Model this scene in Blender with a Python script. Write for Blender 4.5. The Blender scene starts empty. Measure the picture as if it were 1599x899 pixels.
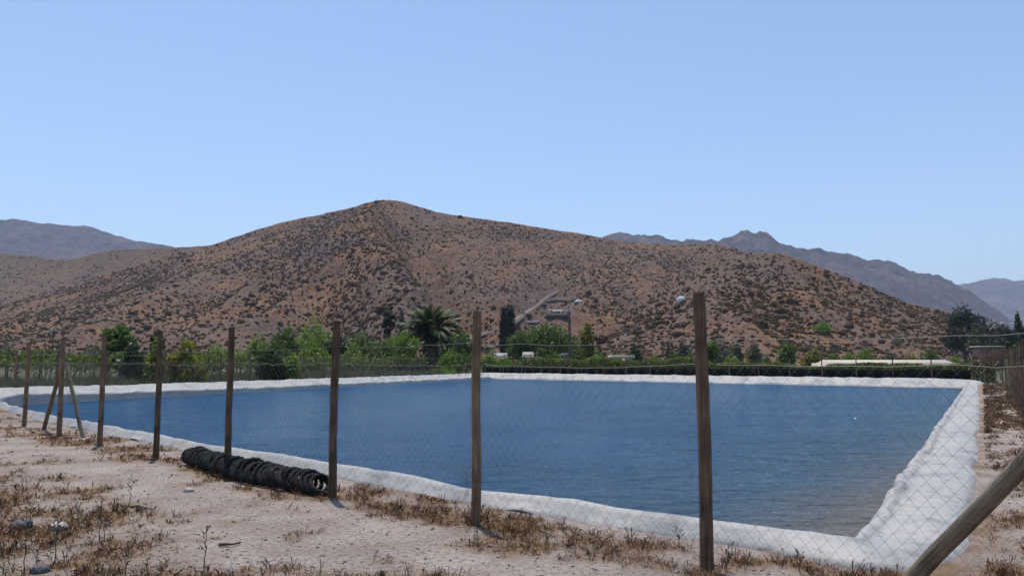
import bpy, math, random
import numpy as np

random.seed(7)
RNG = np.random.default_rng(11)
scene = bpy.context.scene
COL = scene.collection
rad = math.radians

# ------------------------------------------------------------------ camera
CAM_Z = 1.6
PITCH = math.atan(115.5 / 1155.0)
cam_d = bpy.data.cameras.new("camera")
cam_d.sensor_width = 36.0
cam_d.lens = 26.0
cam_d.clip_start = 0.1
cam_d.clip_end = 30000
cam = bpy.data.objects.new("camera", cam_d)
cam.location = (0, 0, CAM_Z)
cam.rotation_euler = (math.pi / 2 + PITCH, 0, 0)
COL.objects.link(cam)
scene.camera = cam

# ------------------------------------------------------------------ world, sun, exposure
SUN_EL = 72.0
SUN_DIR = np.array([-0.37, 0.93])            # horizontal direction towards the sun
SUN_DIR = SUN_DIR / np.linalg.norm(SUN_DIR)
world = bpy.data.worlds.new("World")
scene.world = world
world.use_nodes = True
wn, wl = world.node_tree.nodes, world.node_tree.links
wn.clear()
sky = wn.new("ShaderNodeTexSky")
sky.sky_type = 'NISHITA'
sky.sun_disc = False
sky.sun_elevation = rad(SUN_EL)
sky.sun_rotation = math.atan2(SUN_DIR[0], SUN_DIR[1])
sky.altitude = 300
sky.air_density = 1.0
sky.dust_density = 0.6
sky.ozone_density = 2.0
bg = wn.new("ShaderNodeBackground")
bg.inputs[1].default_value = 0.112
hs = wn.new("ShaderNodeHueSaturation")
hs.inputs['Saturation'].default_value = 1.03
hs.inputs['Hue'].default_value = 0.496
out = wn.new("ShaderNodeOutputWorld")
wl.new(sky.outputs[0], hs.inputs['Color'])
wl.new(hs.outputs[0], bg.inputs[0])
wl.new(bg.outputs[0], out.inputs[0])

sd_ = bpy.data.lights.new("sun", 'SUN')
sd_.energy = 3.0
sd_.angle = rad(0.5)
sd_.color = (1.0, 0.95, 0.88)
sun = bpy.data.objects.new("sun", sd_)
el = rad(SUN_EL)
from mathutils import Vector
to_sun = Vector((SUN_DIR[0] * math.cos(el), SUN_DIR[1] * math.cos(el), math.sin(el)))
sun.rotation_euler = to_sun.to_track_quat('Z', 'Y').to_euler()
sun.location = (0, 0, 50)
COL.objects.link(sun)
scene.view_settings.view_transform = 'Standard'
scene.view_settings.look = 'None'
scene.view_settings.gamma = 1
scene.view_settings.exposure = 0.72
scene.view_settings.use_curve_mapping = False
scene.cycles.max_bounces = 8
scene.cycles.transparent_max_bounces = 16
scene.cycles.volume_bounces = 0

# ------------------------------------------------------------------ pixel helpers (source photo pixels -> rays)
F_PX = 1599 * 26.0 / 36.0
SP, CP = math.sin(PITCH), math.cos(PITCH)
def ray(px, py):
    """direction with dy == 1 (per metre of depth)"""
    X = (px - 799.5) / F_PX
    U = -(py - 449.5) / F_PX
    dy = CP - U * SP
    dz = SP + U * CP
    return X / dy, dz / dy
def at(px, py, Y):
    a, e = ray(px, py)
    return np.array([a * Y, Y, CAM_Z + e * Y])
def on_z(px, py, z=0.0):
    a, e = ray(px, py)
    Y = (z - CAM_Z) / e
    return np.array([a * Y, Y, z])

# ------------------------------------------------------------------ numpy noise
def _hash(ix, iy, seed):
    ix = ix.astype(np.int64); iy = iy.astype(np.int64)
    h = (ix * 374761393 + iy * 668265263 + seed * 974634777) & 0xFFFFFFFF
    h = ((h ^ (h >> 13)) * 1274126177) & 0xFFFFFFFF
    h = h ^ (h >> 16)
    return (h & 0xFFFFFF) / float(0xFFFFFF)
def vnoise(x, y, seed=0):
    x = np.asarray(x, float); y = np.asarray(y, float)
    ix = np.floor(x); iy = np.floor(y)
    fx = x - ix; fy = y - iy
    fx = fx * fx * (3 - 2 * fx); fy = fy * fy * (3 - 2 * fy)
    a = _hash(ix, iy, seed); b = _hash(ix + 1, iy, seed)
    c = _hash(ix, iy + 1, seed); d = _hash(ix + 1, iy + 1, seed)
    return (a * (1 - fx) + b * fx) * (1 - fy) + (c * (1 - fx) + d * fx) * fy
def fbm(x, y, seed=0, octv=4, gain=0.5):
    s = 0; amp = 1; tot = 0
    for k in range(octv):
        s = s + amp * (vnoise(x * 2 ** k + 17.3 * k, y * 2 ** k - 9.1 * k, seed + k) * 2 - 1)
        tot += amp; amp *= gain
    return s / tot
def ridged(x, y, seed=0, octv=4):
    s = 0; amp = 1; tot = 0
    for k in range(octv):
        n = 1 - np.abs(vnoise(x * 2 ** k + 3.3 * k, y * 2 ** k + 5.7 * k, seed + k) * 2 - 1)
        s = s + amp * n * n; tot += amp; amp *= 0.5
    return s / tot
def sstep(a, b, x):
    t = np.clip((x - a) / (b - a), 0, 1)
    return t * t * (3 - 2 * t)

# ------------------------------------------------------------------ mesh helpers
def mk(name, verts, faces, mat, parent=None, smooth=False, attr=None):
    """faces: (n,k) int array, or list of such arrays"""
    verts = np.asarray(verts, dtype=np.float32).reshape(-1, 3)
    if not isinstance(faces, list):
        faces = [faces]
    faces = [np.asarray(f, dtype=np.int32) for f in faces if len(f)]
    me = bpy.data.meshes.new(name)
    me.vertices.add(len(verts))
    me.vertices.foreach_set('co', verts.ravel())
    nl = sum(f.size for f in faces); npoly = sum(len(f) for f in faces)
    me.loops.add(nl); me.polygons.add(npoly)
    me.loops.foreach_set('vertex_index', np.concatenate([f.ravel() for f in faces]))
    starts = []; s = 0
    for f in faces:
        k = f.shape[1]
        starts.append(s + np.arange(len(f)) * k); s += f.size
    me.polygons.foreach_set('loop_start', np.concatenate(starts).astype(np.int32))
    if smooth:
        me.polygons.foreach_set('use_smooth', np.ones(npoly, dtype=bool))
    me.update(calc_edges=True)
    me.validate()
    if attr:
        for an, vals in attr.items():
            a = me.attributes.new(an, 'FLOAT', 'POINT')
            a.data.foreach_set('value', np.asarray(vals, dtype=np.float32))
    if mat:
        me.materials.append(mat)
    o = bpy.data.objects.new(name, me)
    COL.objects.link(o)
    if parent:
        o.parent = parent
    return o

class MB:
    def __init__(s):
        s.v = []; s.q = []; s.t = []; s.n = 0
    def add(s, v, q=None, t=None):
        v = np.asarray(v, float).reshape(-1, 3)
        if q is not None and len(q): s.q.append(np.asarray(q, int).reshape(-1, 4) + s.n)
        if t is not None and len(t): s.t.append(np.asarray(t, int).reshape(-1, 3) + s.n)
        s.v.append(v); s.n += len(v)
    def box(s, c, size, rz=0.0):
        cx, cy, cz = c; sx, sy, sz = [k / 2 for k in size]
        v = np.array([[x, y, z] for z in (-sz, sz) for x, y in ((-sx, -sy), (sx, -sy), (sx, sy), (-sx, sy))])
        ca, sa = math.cos(rz), math.sin(rz)
        v = np.stack([v[:, 0] * ca - v[:, 1] * sa + cx, v[:, 0] * sa + v[:, 1] * ca + cy, v[:, 2] + cz], 1)
        s.add(v, [[0, 3, 2, 1], [4, 5, 6, 7], [0, 1, 5, 4], [1, 2, 6, 5], [2, 3, 7, 6], [3, 0, 4, 7]])
    def tube(s, pts, r, n=8, cap=True, jit=0.0, seed=0):
        pts = np.asarray(pts, float)
        m = len(pts)
        rr = np.broadcast_to(np.asarray(r, float), (m,))
        tan = np.gradient(pts, axis=0)
        tan /= np.linalg.norm(tan, axis=1)[:, None] + 1e-9
        up = np.array([0, 0, 1.0]) if abs(tan[0][2]) < 0.9 else np.array([1.0, 0, 0])
        u = np.cross(tan, up); u /= np.linalg.norm(u, axis=1)[:, None] + 1e-9
        w = np.cross(tan, u)
        th = np.arange(n) * 2 * math.pi / n
        ring = (np.cos(th)[None, :, None] * u[:, None, :] + np.sin(th)[None, :, None] * w[:, None, :])
        rad_ = rr[:, None, None] * np.ones((m, n, 1))
        if jit:
            g = np.random.default_rng(seed)
            rad_ = rad_ * (1 + jit * (g.random((m, n, 1)) - .5) + jit * .6 * (g.random((1, n, 1)) - .5))
        v = pts[:, None, :] + ring * rad_
        v = v.reshape(-1, 3)
        i = np.arange(m - 1)[:, None] * n; j = np.arange(n)[None, :]; j2 = (j + 1) % n
        q = np.stack([i + j, i + j2, i + n + j2, i + n + j], -1).reshape(-1, 4)
        t = []
        if cap:
            base = len(v)
            v = np.vstack([v, pts[0], pts[-1], v[:n], v[(m - 1) * n:m * n]])
            for k in range(n):
                t.append([base, base + 2 + (k + 1) % n, base + 2 + k])
                t.append([base + 1, base + 2 + n + k, base + 2 + n + (k + 1) % n])
        s.add(v, q, t)
    def build(s, name, mat, parent=None, smooth=False, attr=None):
        fs = []
        if s.q: fs.append(np.vstack(s.q))
        if s.t: fs.append(np.vstack(s.t))
        return mk(name, np.vstack(s.v), fs, mat, parent, smooth, attr)

def empty(name, loc=(0, 0, 0), rz=0.0):
    o = bpy.data.objects.new(name, None)
    o.location = loc; o.rotation_euler = (0, 0, rz)
    o.empty_display_size = 0.3
    COL.objects.link(o)
    return o
def tag(o, label=None, cat=None, group=None, kind=None):
    if label: o["label"] = label
    if cat: o["category"] = cat
    if group: o["group"] = group
    if kind: o["kind"] = kind
    return o

# ------------------------------------------------------------------ materials
def new_mat(name):
    m = bpy.data.materials.new(name); m.use_nodes = True
    nt = m.node_tree
    return m, nt, nt.nodes, nt.links, nt.nodes['Principled BSDF']
def nd(nt, t, **kw):
    n = nt.nodes.new(t)
    for k, v in kw.items():
        if k in n.inputs.keys(): n.inputs[k].default_value = v
        else: setattr(n, k, v)
    return n
def ramp(nt, src, stops, interp='LINEAR'):
    r = nt.nodes.new('ShaderNodeValToRGB')
    r.color_ramp.interpolation = interp
    els = r.color_ramp.elements
    while len(els) < len(stops): els.new(0.5)
    for e, (p, c) in zip(els, stops):
        e.position = p; e.color = (*c, 1)
    nt.links.new(src, r.inputs[0])
    return r
def noise_mat(name, stops, scale=3.0, detail=6, rough=0.85, bump=0.0, bscale=None, bdist=0.02, stretch=None, spec=0.3):
    m, nt, ns, ln, bs = new_mat(name)
    tc = nd(nt, 'ShaderNodeTexCoord')
    mp = nd(nt, 'ShaderNodeMapping')
    if stretch: mp.inputs['Scale'].default_value = stretch
    ln.new(tc.outputs['Object'], mp.inputs[0])
    nz = nd(nt, 'ShaderNodeTexNoise', Scale=scale, Detail=detail, Roughness=0.6)
    ln.new(mp.outputs[0], nz.inputs['Vector'])
    r = ramp(nt, nz.outputs[0], stops)
    ln.new(r.outputs[0], bs.inputs['Base Color'])
    bs.inputs['Roughness'].default_value = rough
    bs.inputs['Specular IOR Level'].default_value = spec
    if bump:
        nb = nd(nt, 'ShaderNodeTexNoise', Scale=bscale or scale * 3, Detail=5)
        ln.new(mp.outputs[0], nb.inputs['Vector'])
        b = nd(nt, 'ShaderNodeBump', Strength=bump, Distance=bdist)
        ln.new(nb.outputs[0], b.inputs['Height'])
        ln.new(b.outputs[0], bs.inputs['Normal'])
    return m
def leaf_mat(name, dark, light, scale=1.5, trans=0.35, rough=0.5, fine=9.0):
    m, nt, ns, ln, bs = new_mat(name)
    tc = nd(nt, 'ShaderNodeTexCoord')
    nz = nd(nt, 'ShaderNodeTexNoise', Scale=scale, Detail=3)
    nf = nd(nt, 'ShaderNodeTexNoise', Scale=fine, Detail=1)
    ln.new(tc.outputs['Object'], nz.inputs['Vector']); ln.new(tc.outputs['Object'], nf.inputs['Vector'])
    mx = nd(nt, 'ShaderNodeMath', operation='ADD'); ln.new(nz.outputs[0], mx.inputs[0])
    m2 = nd(nt, 'ShaderNodeMath', operation='MULTIPLY_ADD'); m2.inputs[1].default_value = 1.0; m2.inputs[2].default_value = -0.5
    ln.new(nf.outputs[0], m2.inputs[0]); ln.new(m2.outputs[0], mx.inputs[1])
    r = ramp(nt, mx.outputs[0], [(0.25, dark), (0.78, light)])
    ln.new(r.outputs[0], bs.inputs['Base Color'])
    bs.inputs['Roughness'].default_value = rough
    bs.inputs['Specular IOR Level'].default_value = 0.25
    tr = nd(nt, 'ShaderNodeBsdfTranslucent')
    hsv = nd(nt, 'ShaderNodeHueSaturation', Saturation=1.1, Value=1.3)
    ln.new(r.outputs[0], hsv.inputs['Color']); ln.new(hsv.outputs[0], tr.inputs[0])
    mix = nd(nt, 'ShaderNodeMixShader'); mix.inputs[0].default_value = trans
    ln.new(bs.outputs[0], mix.inputs[1]); ln.new(tr.outputs[0], mix.inputs[2])
    o = [n for n in ns if n.type == 'OUTPUT_MATERIAL'][0]
    ln.new(mix.outputs[0], o.inputs[0])
    return m
def plain(name, c, rough=0.7, metal=0.0):
    k = 0.8
    return noise_mat(name, [(0.3, tuple(x * k for x in c)), (0.7, tuple(min(1, x * 1.12) for x in c))], scale=6, rough=rough)

# wood of the fence posts
def wood_mat(name, a, b, c):
    m, nt, ns, ln, bs = new_mat(name)
    tc = nd(nt, 'ShaderNodeTexCoord')
    oi = nd(nt, 'ShaderNodeObjectInfo')
    mp = nd(nt, 'ShaderNodeMapping'); mp.inputs['Scale'].default_value = (1, 1, 0.07)
    ln.new(tc.outputs['Object'], mp.inputs[0])
    nz = nd(nt, 'ShaderNodeTexNoise', Scale=38, Detail=7, Roughness=0.65); ln.new(mp.outputs[0], nz.inputs['Vector'])
    n2 = nd(nt, 'ShaderNodeTexNoise', Scale=3.0, Detail=4); ln.new(tc.outputs['Object'], n2.inputs['Vector'])
    ad = nd(nt, 'ShaderNodeMath', operation='ADD'); ln.new(nz.outputs[0], ad.inputs[0])
    ma = nd(nt, 'ShaderNodeMath', operation='MULTIPLY_ADD'); ma.inputs[1].default_value = 0.9; ma.inputs[2].default_value = -0.45
    ln.new(n2.outputs[0], ma.inputs[0]); ln.new(ma.outputs[0], ad.inputs[1])
    a2 = nd(nt, 'ShaderNodeMath', operation='MULTIPLY_ADD'); a2.inputs[1].default_value = 0.22; a2.inputs[2].default_value = -0.11
    ln.new(oi.outputs['Random'], a2.inputs[0])
    a3 = nd(nt, 'ShaderNodeMath', operation='ADD'); ln.new(ad.outputs[0], a3.inputs[0]); ln.new(a2.outputs[0], a3.inputs[1])
    r = ramp(nt, a3.outputs[0], [(0.28, a), (0.5, b), (0.75, c)])
    ln.new(r.outputs[0], bs.inputs['Base Color'])
    bs.inputs['Roughness'].default_value = 0.8
    bp = nd(nt, 'ShaderNodeBump', Strength=0.6, Distance=0.006)
    ln.new(nz.outputs[0], bp.inputs['Height']); ln.new(bp.outputs[0], bs.inputs['Normal'])
    return m
M_POST = wood_mat("treated_pine", (0.034, 0.018, 0.009), (0.112, 0.062, 0.033), (0.24, 0.145, 0.082))
M_PALE = wood_mat("weathered_pine", (0.07, 0.05, 0.032), (0.17, 0.13, 0.088), (0.30, 0.235, 0.165))
M_DARKPOST = wood_mat("old_post_wood", (0.04, 0.026, 0.018), (0.11, 0.075, 0.05), (0.2, 0.14, 0.1))
m, nt, ns, ln, bs = new_mat("galvanised_wire")
bs.inputs['Base Color'].default_value = (0.12, 0.115, 0.11, 1); bs.inputs['Metallic'].default_value = 0.35; bs.inputs['Roughness'].default_value = 0.5
M_WIRE = m
M_RUBBER = noise_mat("worn_rubber", [(0.35, (0.006, 0.006, 0.0065)), (0.7, (0.026, 0.025, 0.026))], scale=14, rough=0.85, bump=0.5, bscale=50, bdist=0.012, spec=0.2)
M_WHITE = plain("white_paint", (0.75, 0.75, 0.73))
M_CREAM = plain("cream_sheet", (0.47, 0.41, 0.33))
M_GREYROOF = plain("grey_roof_sheet", (0.26, 0.27, 0.29))
M_PALEROOF = plain("pale_roof_sheet", (0.27, 0.27, 0.265))
M_DARK = plain("dark_glass", (0.04, 0.05, 0.06), 0.3)
M_BROWNWALL = plain("brown_wall", (0.22, 0.13, 0.09))
M_BARK = noise_mat("bark", [(0.3, (0.06, 0.045, 0.035)), (0.7, (0.17, 0.13, 0.1))], scale=8, bump=0.5)
M_STONE = noise_mat("field_stone", [(0.3, (0.22, 0.20, 0.19)), (0.7, (0.48, 0.44, 0.41))], scale=9, bump=0.6, bscale=30)
M_DARKSTONE = noise_mat("dark_stone", [(0.3, (0.05, 0.05, 0.055)), (0.7, (0.16, 0.155, 0.16))], scale=9, bump=0.6, bscale=30)
M_STICK = noise_mat("dead_wood", [(0.3, (0.03, 0.025, 0.022)), (0.7, (0.12, 0.09, 0.075))], scale=20)
M_NET_SHADE = noise_mat("black_net_and_hedge_shade", [(0.3, (0.005, 0.005, 0.005)), (0.7, (0.012, 0.012, 0.012))], scale=4, rough=1.0, spec=0.0)  # black netting, also used as painted shade along the hedge foot

# ------------------------------------------------------------------ pond outline
A0 = np.array([2.87, 6.35]); B0 = np.array([29.6, 48.6]); C0 = np.array([-2.2, 75.5]); D0 = np.array([-19.7, 28.6])
NEAR_MID = [(-14.7, 22.7), (-9.8, 17.8), (-6.5, 14.6), (-2.75, 11.15), (-0.45, 8.95), (1.3, 7.50)]
sides = [("right", [A0, B0]), ("far", [B0, C0]), ("left", [C0, D0]), ("near", [D0] + [np.array(p) for p in NEAR_MID] + [A0])]
LP, LS = [], []       # loop points, one-hot side
for si, (nm, pts) in enumerate(sides):
    for a, b in zip(pts[:-1], pts[1:]):
        L = np.linalg.norm(b - a)
        # denser close to the camera
        s = 0.0
        while s < L:
            p = a + (b - a) * s / L
            LP.append(p); LS.append(si)
            dist = np.linalg.norm(p)
            s += max(0.05, dist * 0.0035)
LP = np.array(LP); LS = np.array(LS)
LW = np.eye(4)[LS]
def smooth_loop(X, radius):
    d = np.linalg.norm(np.roll(LP0, -1, 0) - LP0, axis=1)
    arc = np.concatenate([[0], np.cumsum(d)[:-1]]); tot = d.sum()
    out_ = np.zeros_like(X, float)
    for i in range(len(X)):
        dd = np.abs(arc - arc[i]); dd = np.minimum(dd, tot - dd)
        w = np.clip(1 - dd / radius, 0, 1) * d
        out_[i] = (X * w[:, None]).sum(0) / w.sum()
    return out_
LP0 = LP.copy()
LP = smooth_loop(LP, 0.35)
LWs = smooth_loop(LW, 0.9)
_d = np.linalg.norm(np.roll(LP, -1, 0) - LP, axis=1)
ARC = np.concatenate([[0], np.cumsum(_d)[:-1]])
tan = np.roll(LP, -3, 0) - np.roll(LP, 3, 0)
tan /= np.linalg.norm(tan, axis=1)[:, None]
NRM = np.stack([tan[:, 1], -tan[:, 0]], 1)
NRM = smooth_loop(NRM, 0.5); NRM /= np.linalg.norm(NRM, axis=1)[:, None]
WATER_Z = -0.10

# signed distance to pond loop (coarse loop for speed)
CO = LP[::6]; COW = 1 - LWs[::6, 3]
def pond_sd(x, y, want_side=False):
    x = np.asarray(x, float).ravel(); y = np.asarray(y, float).ravel()
    P = np.stack([x, y], 1)
    best = np.full(len(P), 1e9); inside = np.zeros(len(P), bool); side = np.zeros(len(P))
    n = len(CO)
    for i in range(n):
        a = CO[i]; b = CO[(i + 1) % n]
        ab = b - a; t = np.clip(((P - a) @ ab) / (ab @ ab), 0, 1)
        d = np.hypot(P[:, 0] - a[0] - t * ab[0], P[:, 1] - a[1] - t * ab[1])
        if want_side: side = np.where(d < best, COW[i], side)
        best = np.minimum(best, d)
        c = ((a[1] > P[:, 1]) != (b[1] > P[:, 1]))
        if abs(b[1] - a[1]) > 1e-12:
            xi = a[0] + (P[:, 1] - a[1]) / (b[1] - a[1]) * (b[0] - a[0])
            inside ^= c & (P[:, 0] < xi)
    r = np.where(inside, -best, best)
    return (r, side) if want_side else r

# front fence line
FP = [(1.50, 5.87), (-0.36, 7.54), (-2.15, 9.05), (-4.10, 10.85), (-5.96, 12.6), (-7.9, 14.4), (-9.9, 16.4), (-12.3, 18.9), (-15.0, 21.7), (-17.6, 24.2)]
CORNER = (3.42, 4.05)
def fence_q(x, y):
    return (x - 1.5) * -0.66 + (y - 5.87) * -0.75
def base_ground(x, y):
    d = np.hypot(x, y)
    z = 0.16 * sstep(26, 50, d)
    z = z - 1.2 * sstep(130, 170, d) * 0
    return z
def ground_z(x, y, sd=None, side=None):
    x = np.asarray(x, float); y = np.asarray(y, float)
    if sd is None: sd = pond_sd(x, y).reshape(x.shape)
    z = base_ground(x, y)
    d = np.hypot(x, y)
    out_amp = sstep(0.2, 1.6, sd)
    q = fence_q(x, y)
    rough_zone = 0.35 + 0.9 * sstep(1.4, 2.8, q)
    bumps = 0.030 * fbm(x * 0.9, y * 0.9, 5, 3) + 0.020 * rough_zone * fbm(x * 3.1, y * 3.1, 9, 4, 0.6)
    bumps += 0.016 * rough_zone * np.clip(fbm(x * 9.0, y * 9.0, 15, 2) + .1, 0, 1)
    z = z + bumps * out_amp * sstep(160, 30, d)
    z = z - 0.02 * (1 - out_amp)
    st = 0.15 if side is None else 0.12 + 0.55 * side
    z = z - 1.6 * sstep(st, st - 1.0, sd)
    return z

# ------------------------------------------------------------------ ground sheet
rs = [0.0, 0.8]
while rs[-1] < 14: rs.append(rs[-1] * 1.0085 + 0.004)
while rs[-1] < 95: rs.append(rs[-1] * 1.014)
while rs[-1] < 12000: rs.append(rs[-1] * 1.13)
rs = np.array(rs[1:])
ang = np.concatenate([np.linspace(-180, -60, 22)[:-1], np.linspace(-60, 60, 520)[:-1], np.linspace(60, 180, 22)[:-1]])
ang = np.radians(ang)
R_, T_ = np.meshgrid(rs, ang, indexing='ij')
GX = R_ * np.sin(T_); GY = R_ * np.cos(T_)
GSD, GSIDE = pond_sd(GX, GY, True)
GSD = GSD.reshape(GX.shape); GSIDE = GSIDE.reshape(GX.shape)
GZ = ground_z(GX, GY, GSD, GSIDE)
nr, na = GX.shape
idx = np.arange(nr * na).reshape(nr, na)
j2 = np.roll(idx, -1, 1)
gq = np.stack([idx[:-1], idx[1:], j2[1:], j2[:-1]], -1).reshape(-1, 4)
GV = np.stack([GX, GY, GZ], -1).reshape(-1, 3)
cen = len(GV)
GV = np.vstack([GV, [[0, 0, float(GZ[0].mean())]]])
gt = np.stack([np.full(na, cen), idx[0], j2[0]], -1)
def weed_density(x, y, sd=None):
    q = fence_q(x, y)
    n = fbm(x * 0.55, y * 0.55, 31, 4, 0.6)
    n2 = fbm(x * 2.1, y * 2.1, 41, 3, 0.6)
    near_left = sstep(1.3, 3.0, q) * 0.22
    strip = np.exp(-((q + 0.15) / 0.55) ** 2) * 0.26
    path = np.exp(-((q - 0.95) / 0.5) ** 2) * 0.30 * sstep(2.5, 0.0, x)
    right = sstep(0.0, 0.7, x - 3.2 - (y - 4) * 0.64) * 0.55
    base = 0.35 + near_left + strip - path + right + 0.48 * n + 0.85 * n2
    return np.clip(base, 0, 1)
DENS = weed_density(GX, GY)
VEG = sstep(2.0, 9.0, GSD) * sstep(24, 40, np.hypot(GX, GY))
pad = lambda a: np.concatenate([a.ravel(), [0.0]])

m, nt, ns, ln, bs = new_mat("dry_soil")
tc = nd(nt, 'ShaderNodeTexCoord')
aD = nd(nt, 'ShaderNodeAttribute', attribute_name="litter")
aV = nd(nt, 'ShaderNodeAttribute', attribute_name="veg")
n1 = nd(nt, 'ShaderNodeTexNoise', Scale=1.1, Detail=7, Roughness=0.62)
n2 = nd(nt, 'ShaderNodeTexNoise', Scale=23.0, Detail=7, Roughness=0.7)
n3 = nd(nt, 'ShaderNodeTexNoise', Scale=95.0, Detail=3, Roughness=0.7)
vo = nd(nt, 'ShaderNodeTexVoronoi', Scale=28.0)
for n in (n1, n2, n3, vo): ln.new(tc.outputs['Object'], n.inputs['Vector'])
soil = ramp(nt, n1.outputs[0], [(0.3, (0.265, 0.212, 0.185)), (0.55, (0.355, 0.295, 0.262)), (0.75, (0.43, 0.37, 0.335))])
speck_shade = ramp(nt, n2.outputs[0], [(0.38, (0.42, 0.38, 0.36)), (0.48, (0.92, 0.92, 0.92)), (0.62, (1.25, 1.22, 1.2))])  # grain tone; the dark end paints small shadows between grains
mul = nd(nt, 'ShaderNodeMix', data_type='RGBA', blend_type='MULTIPLY'); mul.inputs['Factor'].default_value = 0.85
ln.new(soil.outputs[0], mul.inputs['A']); ln.new(speck_shade.outputs[0], mul.inputs['B'])
lit = ramp(nt, n2.outputs[0], [(0.3, (0.07, 0.042, 0.026)), (0.5, (0.19, 0.115, 0.06)), (0.72, (0.33, 0.23, 0.13))])
lf = nd(nt, 'ShaderNodeMath', operation='MULTIPLY_ADD'); lf.inputs[1].default_value = 1.6; lf.inputs[2].default_value = -0.95
ln.new(n2.outputs[0], lf.inputs[0])
lf2 = nd(nt, 'ShaderNodeMath', operation='MULTIPLY_ADD', use_clamp=True); lf2.inputs[1].default_value = 1.05
ln.new(aD.outputs['Fac'], lf2.inputs[0]); ln.new(lf.outputs[0], lf2.inputs[2])
lfc = nd(nt, 'ShaderNodeMath', operation='MULTIPLY', use_clamp=True); lfc.inputs[1].default_value = 1.5
ln.new(lf2.outputs[0], lfc.inputs[0])
mx = nd(nt, 'ShaderNodeMix', data_type='RGBA')
ln.new(lfc.outputs[0], mx.inputs['Factor']); ln.new(mul.outputs['Result'], mx.inputs['A']); ln.new(lit.outputs[0], mx.inputs['B'])
peb = ramp(nt, vo.outputs['Distance'], [(0.10, (1, 1, 1)), (0.16, (0, 0, 0))])
pcol = ramp(nt, vo.outputs['Color'], [(0.0, (0.16, 0.13, 0.12)), (0.6, (0.42, 0.36, 0.33)), (1.0, (0.72, 0.68, 0.64))])
pm = nd(nt, 'ShaderNodeMath', operation='MULTIPLY'); pm.inputs[1].default_value = 0.55
ln.new(peb.outputs[0], pm.inputs[0])
mx2 = nd(nt, 'ShaderNodeMix', data_type='RGBA'); ln.new(pm.outputs[0], mx2.inputs['Factor'])
ln.new(mx.outputs['Result'], mx2.inputs['A']); ln.new(pcol.outputs[0], mx2.inputs['B'])
vegc = ramp(nt, n1.outputs[0], [(0.35, (0.045, 0.05, 0.026)), (0.5, (0.085, 0.083, 0.048)), (0.68, (0.16, 0.135, 0.095))])
mx3 = nd(nt, 'ShaderNodeMix', data_type='RGBA'); ln.new(aV.outputs['Fac'], mx3.inputs['Factor'])
ln.new(mx2.outputs['Result'], mx3.inputs['A']); ln.new(vegc.outputs[0], mx3.inputs['B'])
ln.new(mx3.outputs['Result'], bs.inputs['Base Color'])
bs.inputs['Roughness'].default_value = 0.95; bs.inputs['Specular IOR Level'].default_value = 0.15
bsum = nd(nt, 'ShaderNodeMath', operation='MULTIPLY_ADD'); bsum.inputs[1].default_value = 0.3
ln.new(n3.outputs[0], bsum.inputs[0]); ln.new(n2.outputs[0], bsum.inputs[2])
bm_ = nd(nt, 'ShaderNodeBump', Strength=0.8, Distance=0.06)
ln.new(bsum.outputs[0], bm_.inputs['Height']); ln.new(bm_.outputs[0], bs.inputs['Normal'])
M_SOIL = m
g = mk("ground", GV, [gq, gt], M_SOIL, smooth=True, attr={"litter": pad(DENS), "veg": pad(VEG)})
tag(g, "dry pinkish beige soil with scattered dead weeds", kind="structure")

# ------------------------------------------------------------------ water
m, nt, ns, ln, bs = new_mat("pond_water")
tc = nd(nt, 'ShaderNodeTexCoord')
mp = nd(nt, 'ShaderNodeMapping'); mp.inputs['Rotation'].default_value = (0, 0, rad(-8)); mp.inputs['Scale'].default_value = (0.75, 1.35, 1)
ln.new(tc.outputs['Object'], mp.inputs[0])
w1 = nd(nt, 'ShaderNodeTexNoise', Scale=4.2, Detail=4, Roughness=0.6, Distortion=0.8)
w2 = nd(nt, 'ShaderNodeTexNoise', Scale=0.35, Detail=2)
w3 = nd(nt, 'ShaderNodeTexNoise', Scale=13.0, Detail=2)
for n in (w1, w2, w3): ln.new(mp.outputs[0], n.inputs['Vector'])
h1 = nd(nt, 'ShaderNodeMath', operation='MULTIPLY_ADD'); h1.inputs[1].default_value = 0.32
ln.new(w3.outputs[0], h1.inputs[0]); ln.new(w1.outputs[0], h1.inputs[2])
w4 = nd(nt, 'ShaderNodeTexNoise', Scale=1.5, Detail=3, Distortion=0.8)
ln.new(mp.outputs[0], w4.inputs['Vector'])
h2 = nd(nt, 'ShaderNodeMath', operation='MULTIPLY_ADD'); h2.inputs[1].default_value = 2.4
ln.new(w4.outputs[0], h2.inputs[0]); ln.new(h1.outputs[0], h2.inputs[2])
pt = nd(nt, 'ShaderNodeMapRange'); pt.inputs['From Min'].default_value = 0.35; pt.inputs['From Max'].default_value = 0.65; pt.inputs['To Min'].default_value = 0.65; pt.inputs['To Max'].default_value = 1.0
ln.new(w2.outputs[0], pt.inputs['Value'])
bp = nd(nt, 'ShaderNodeBump', Strength=1.0, Distance=0.18)
ln.new(pt.outputs[0], bp.inputs['Strength'])
ln.new(h2.outputs[0], bp.inputs['Height'])
aS = nd(nt, 'ShaderNodeAttribute', attribute_name="shallow")
s1 = nd(nt, 'ShaderNodeMath', operation='MULTIPLY_ADD', use_clamp=True); s1.inputs[1].default_value = 0.5
ln.new(w2.outputs[0], s1.inputs[0])
s0 = nd(nt, 'ShaderNodeMath', operation='ADD'); s0.inputs[1].default_value = -0.25
ln.new(aS.outputs['Fac'], s0.inputs[0]); ln.new(s0.outputs[0], s1.inputs[2])
wc = ramp(nt, s1.outputs[0], [(0.0, (0.004, 0.046, 0.114)), (0.45, (0.026, 0.060, 0.098)), (1.0, (0.13, 0.11, 0.09))])
ln.new(wc.outputs[0], bs.inputs['Base Color'])
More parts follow.
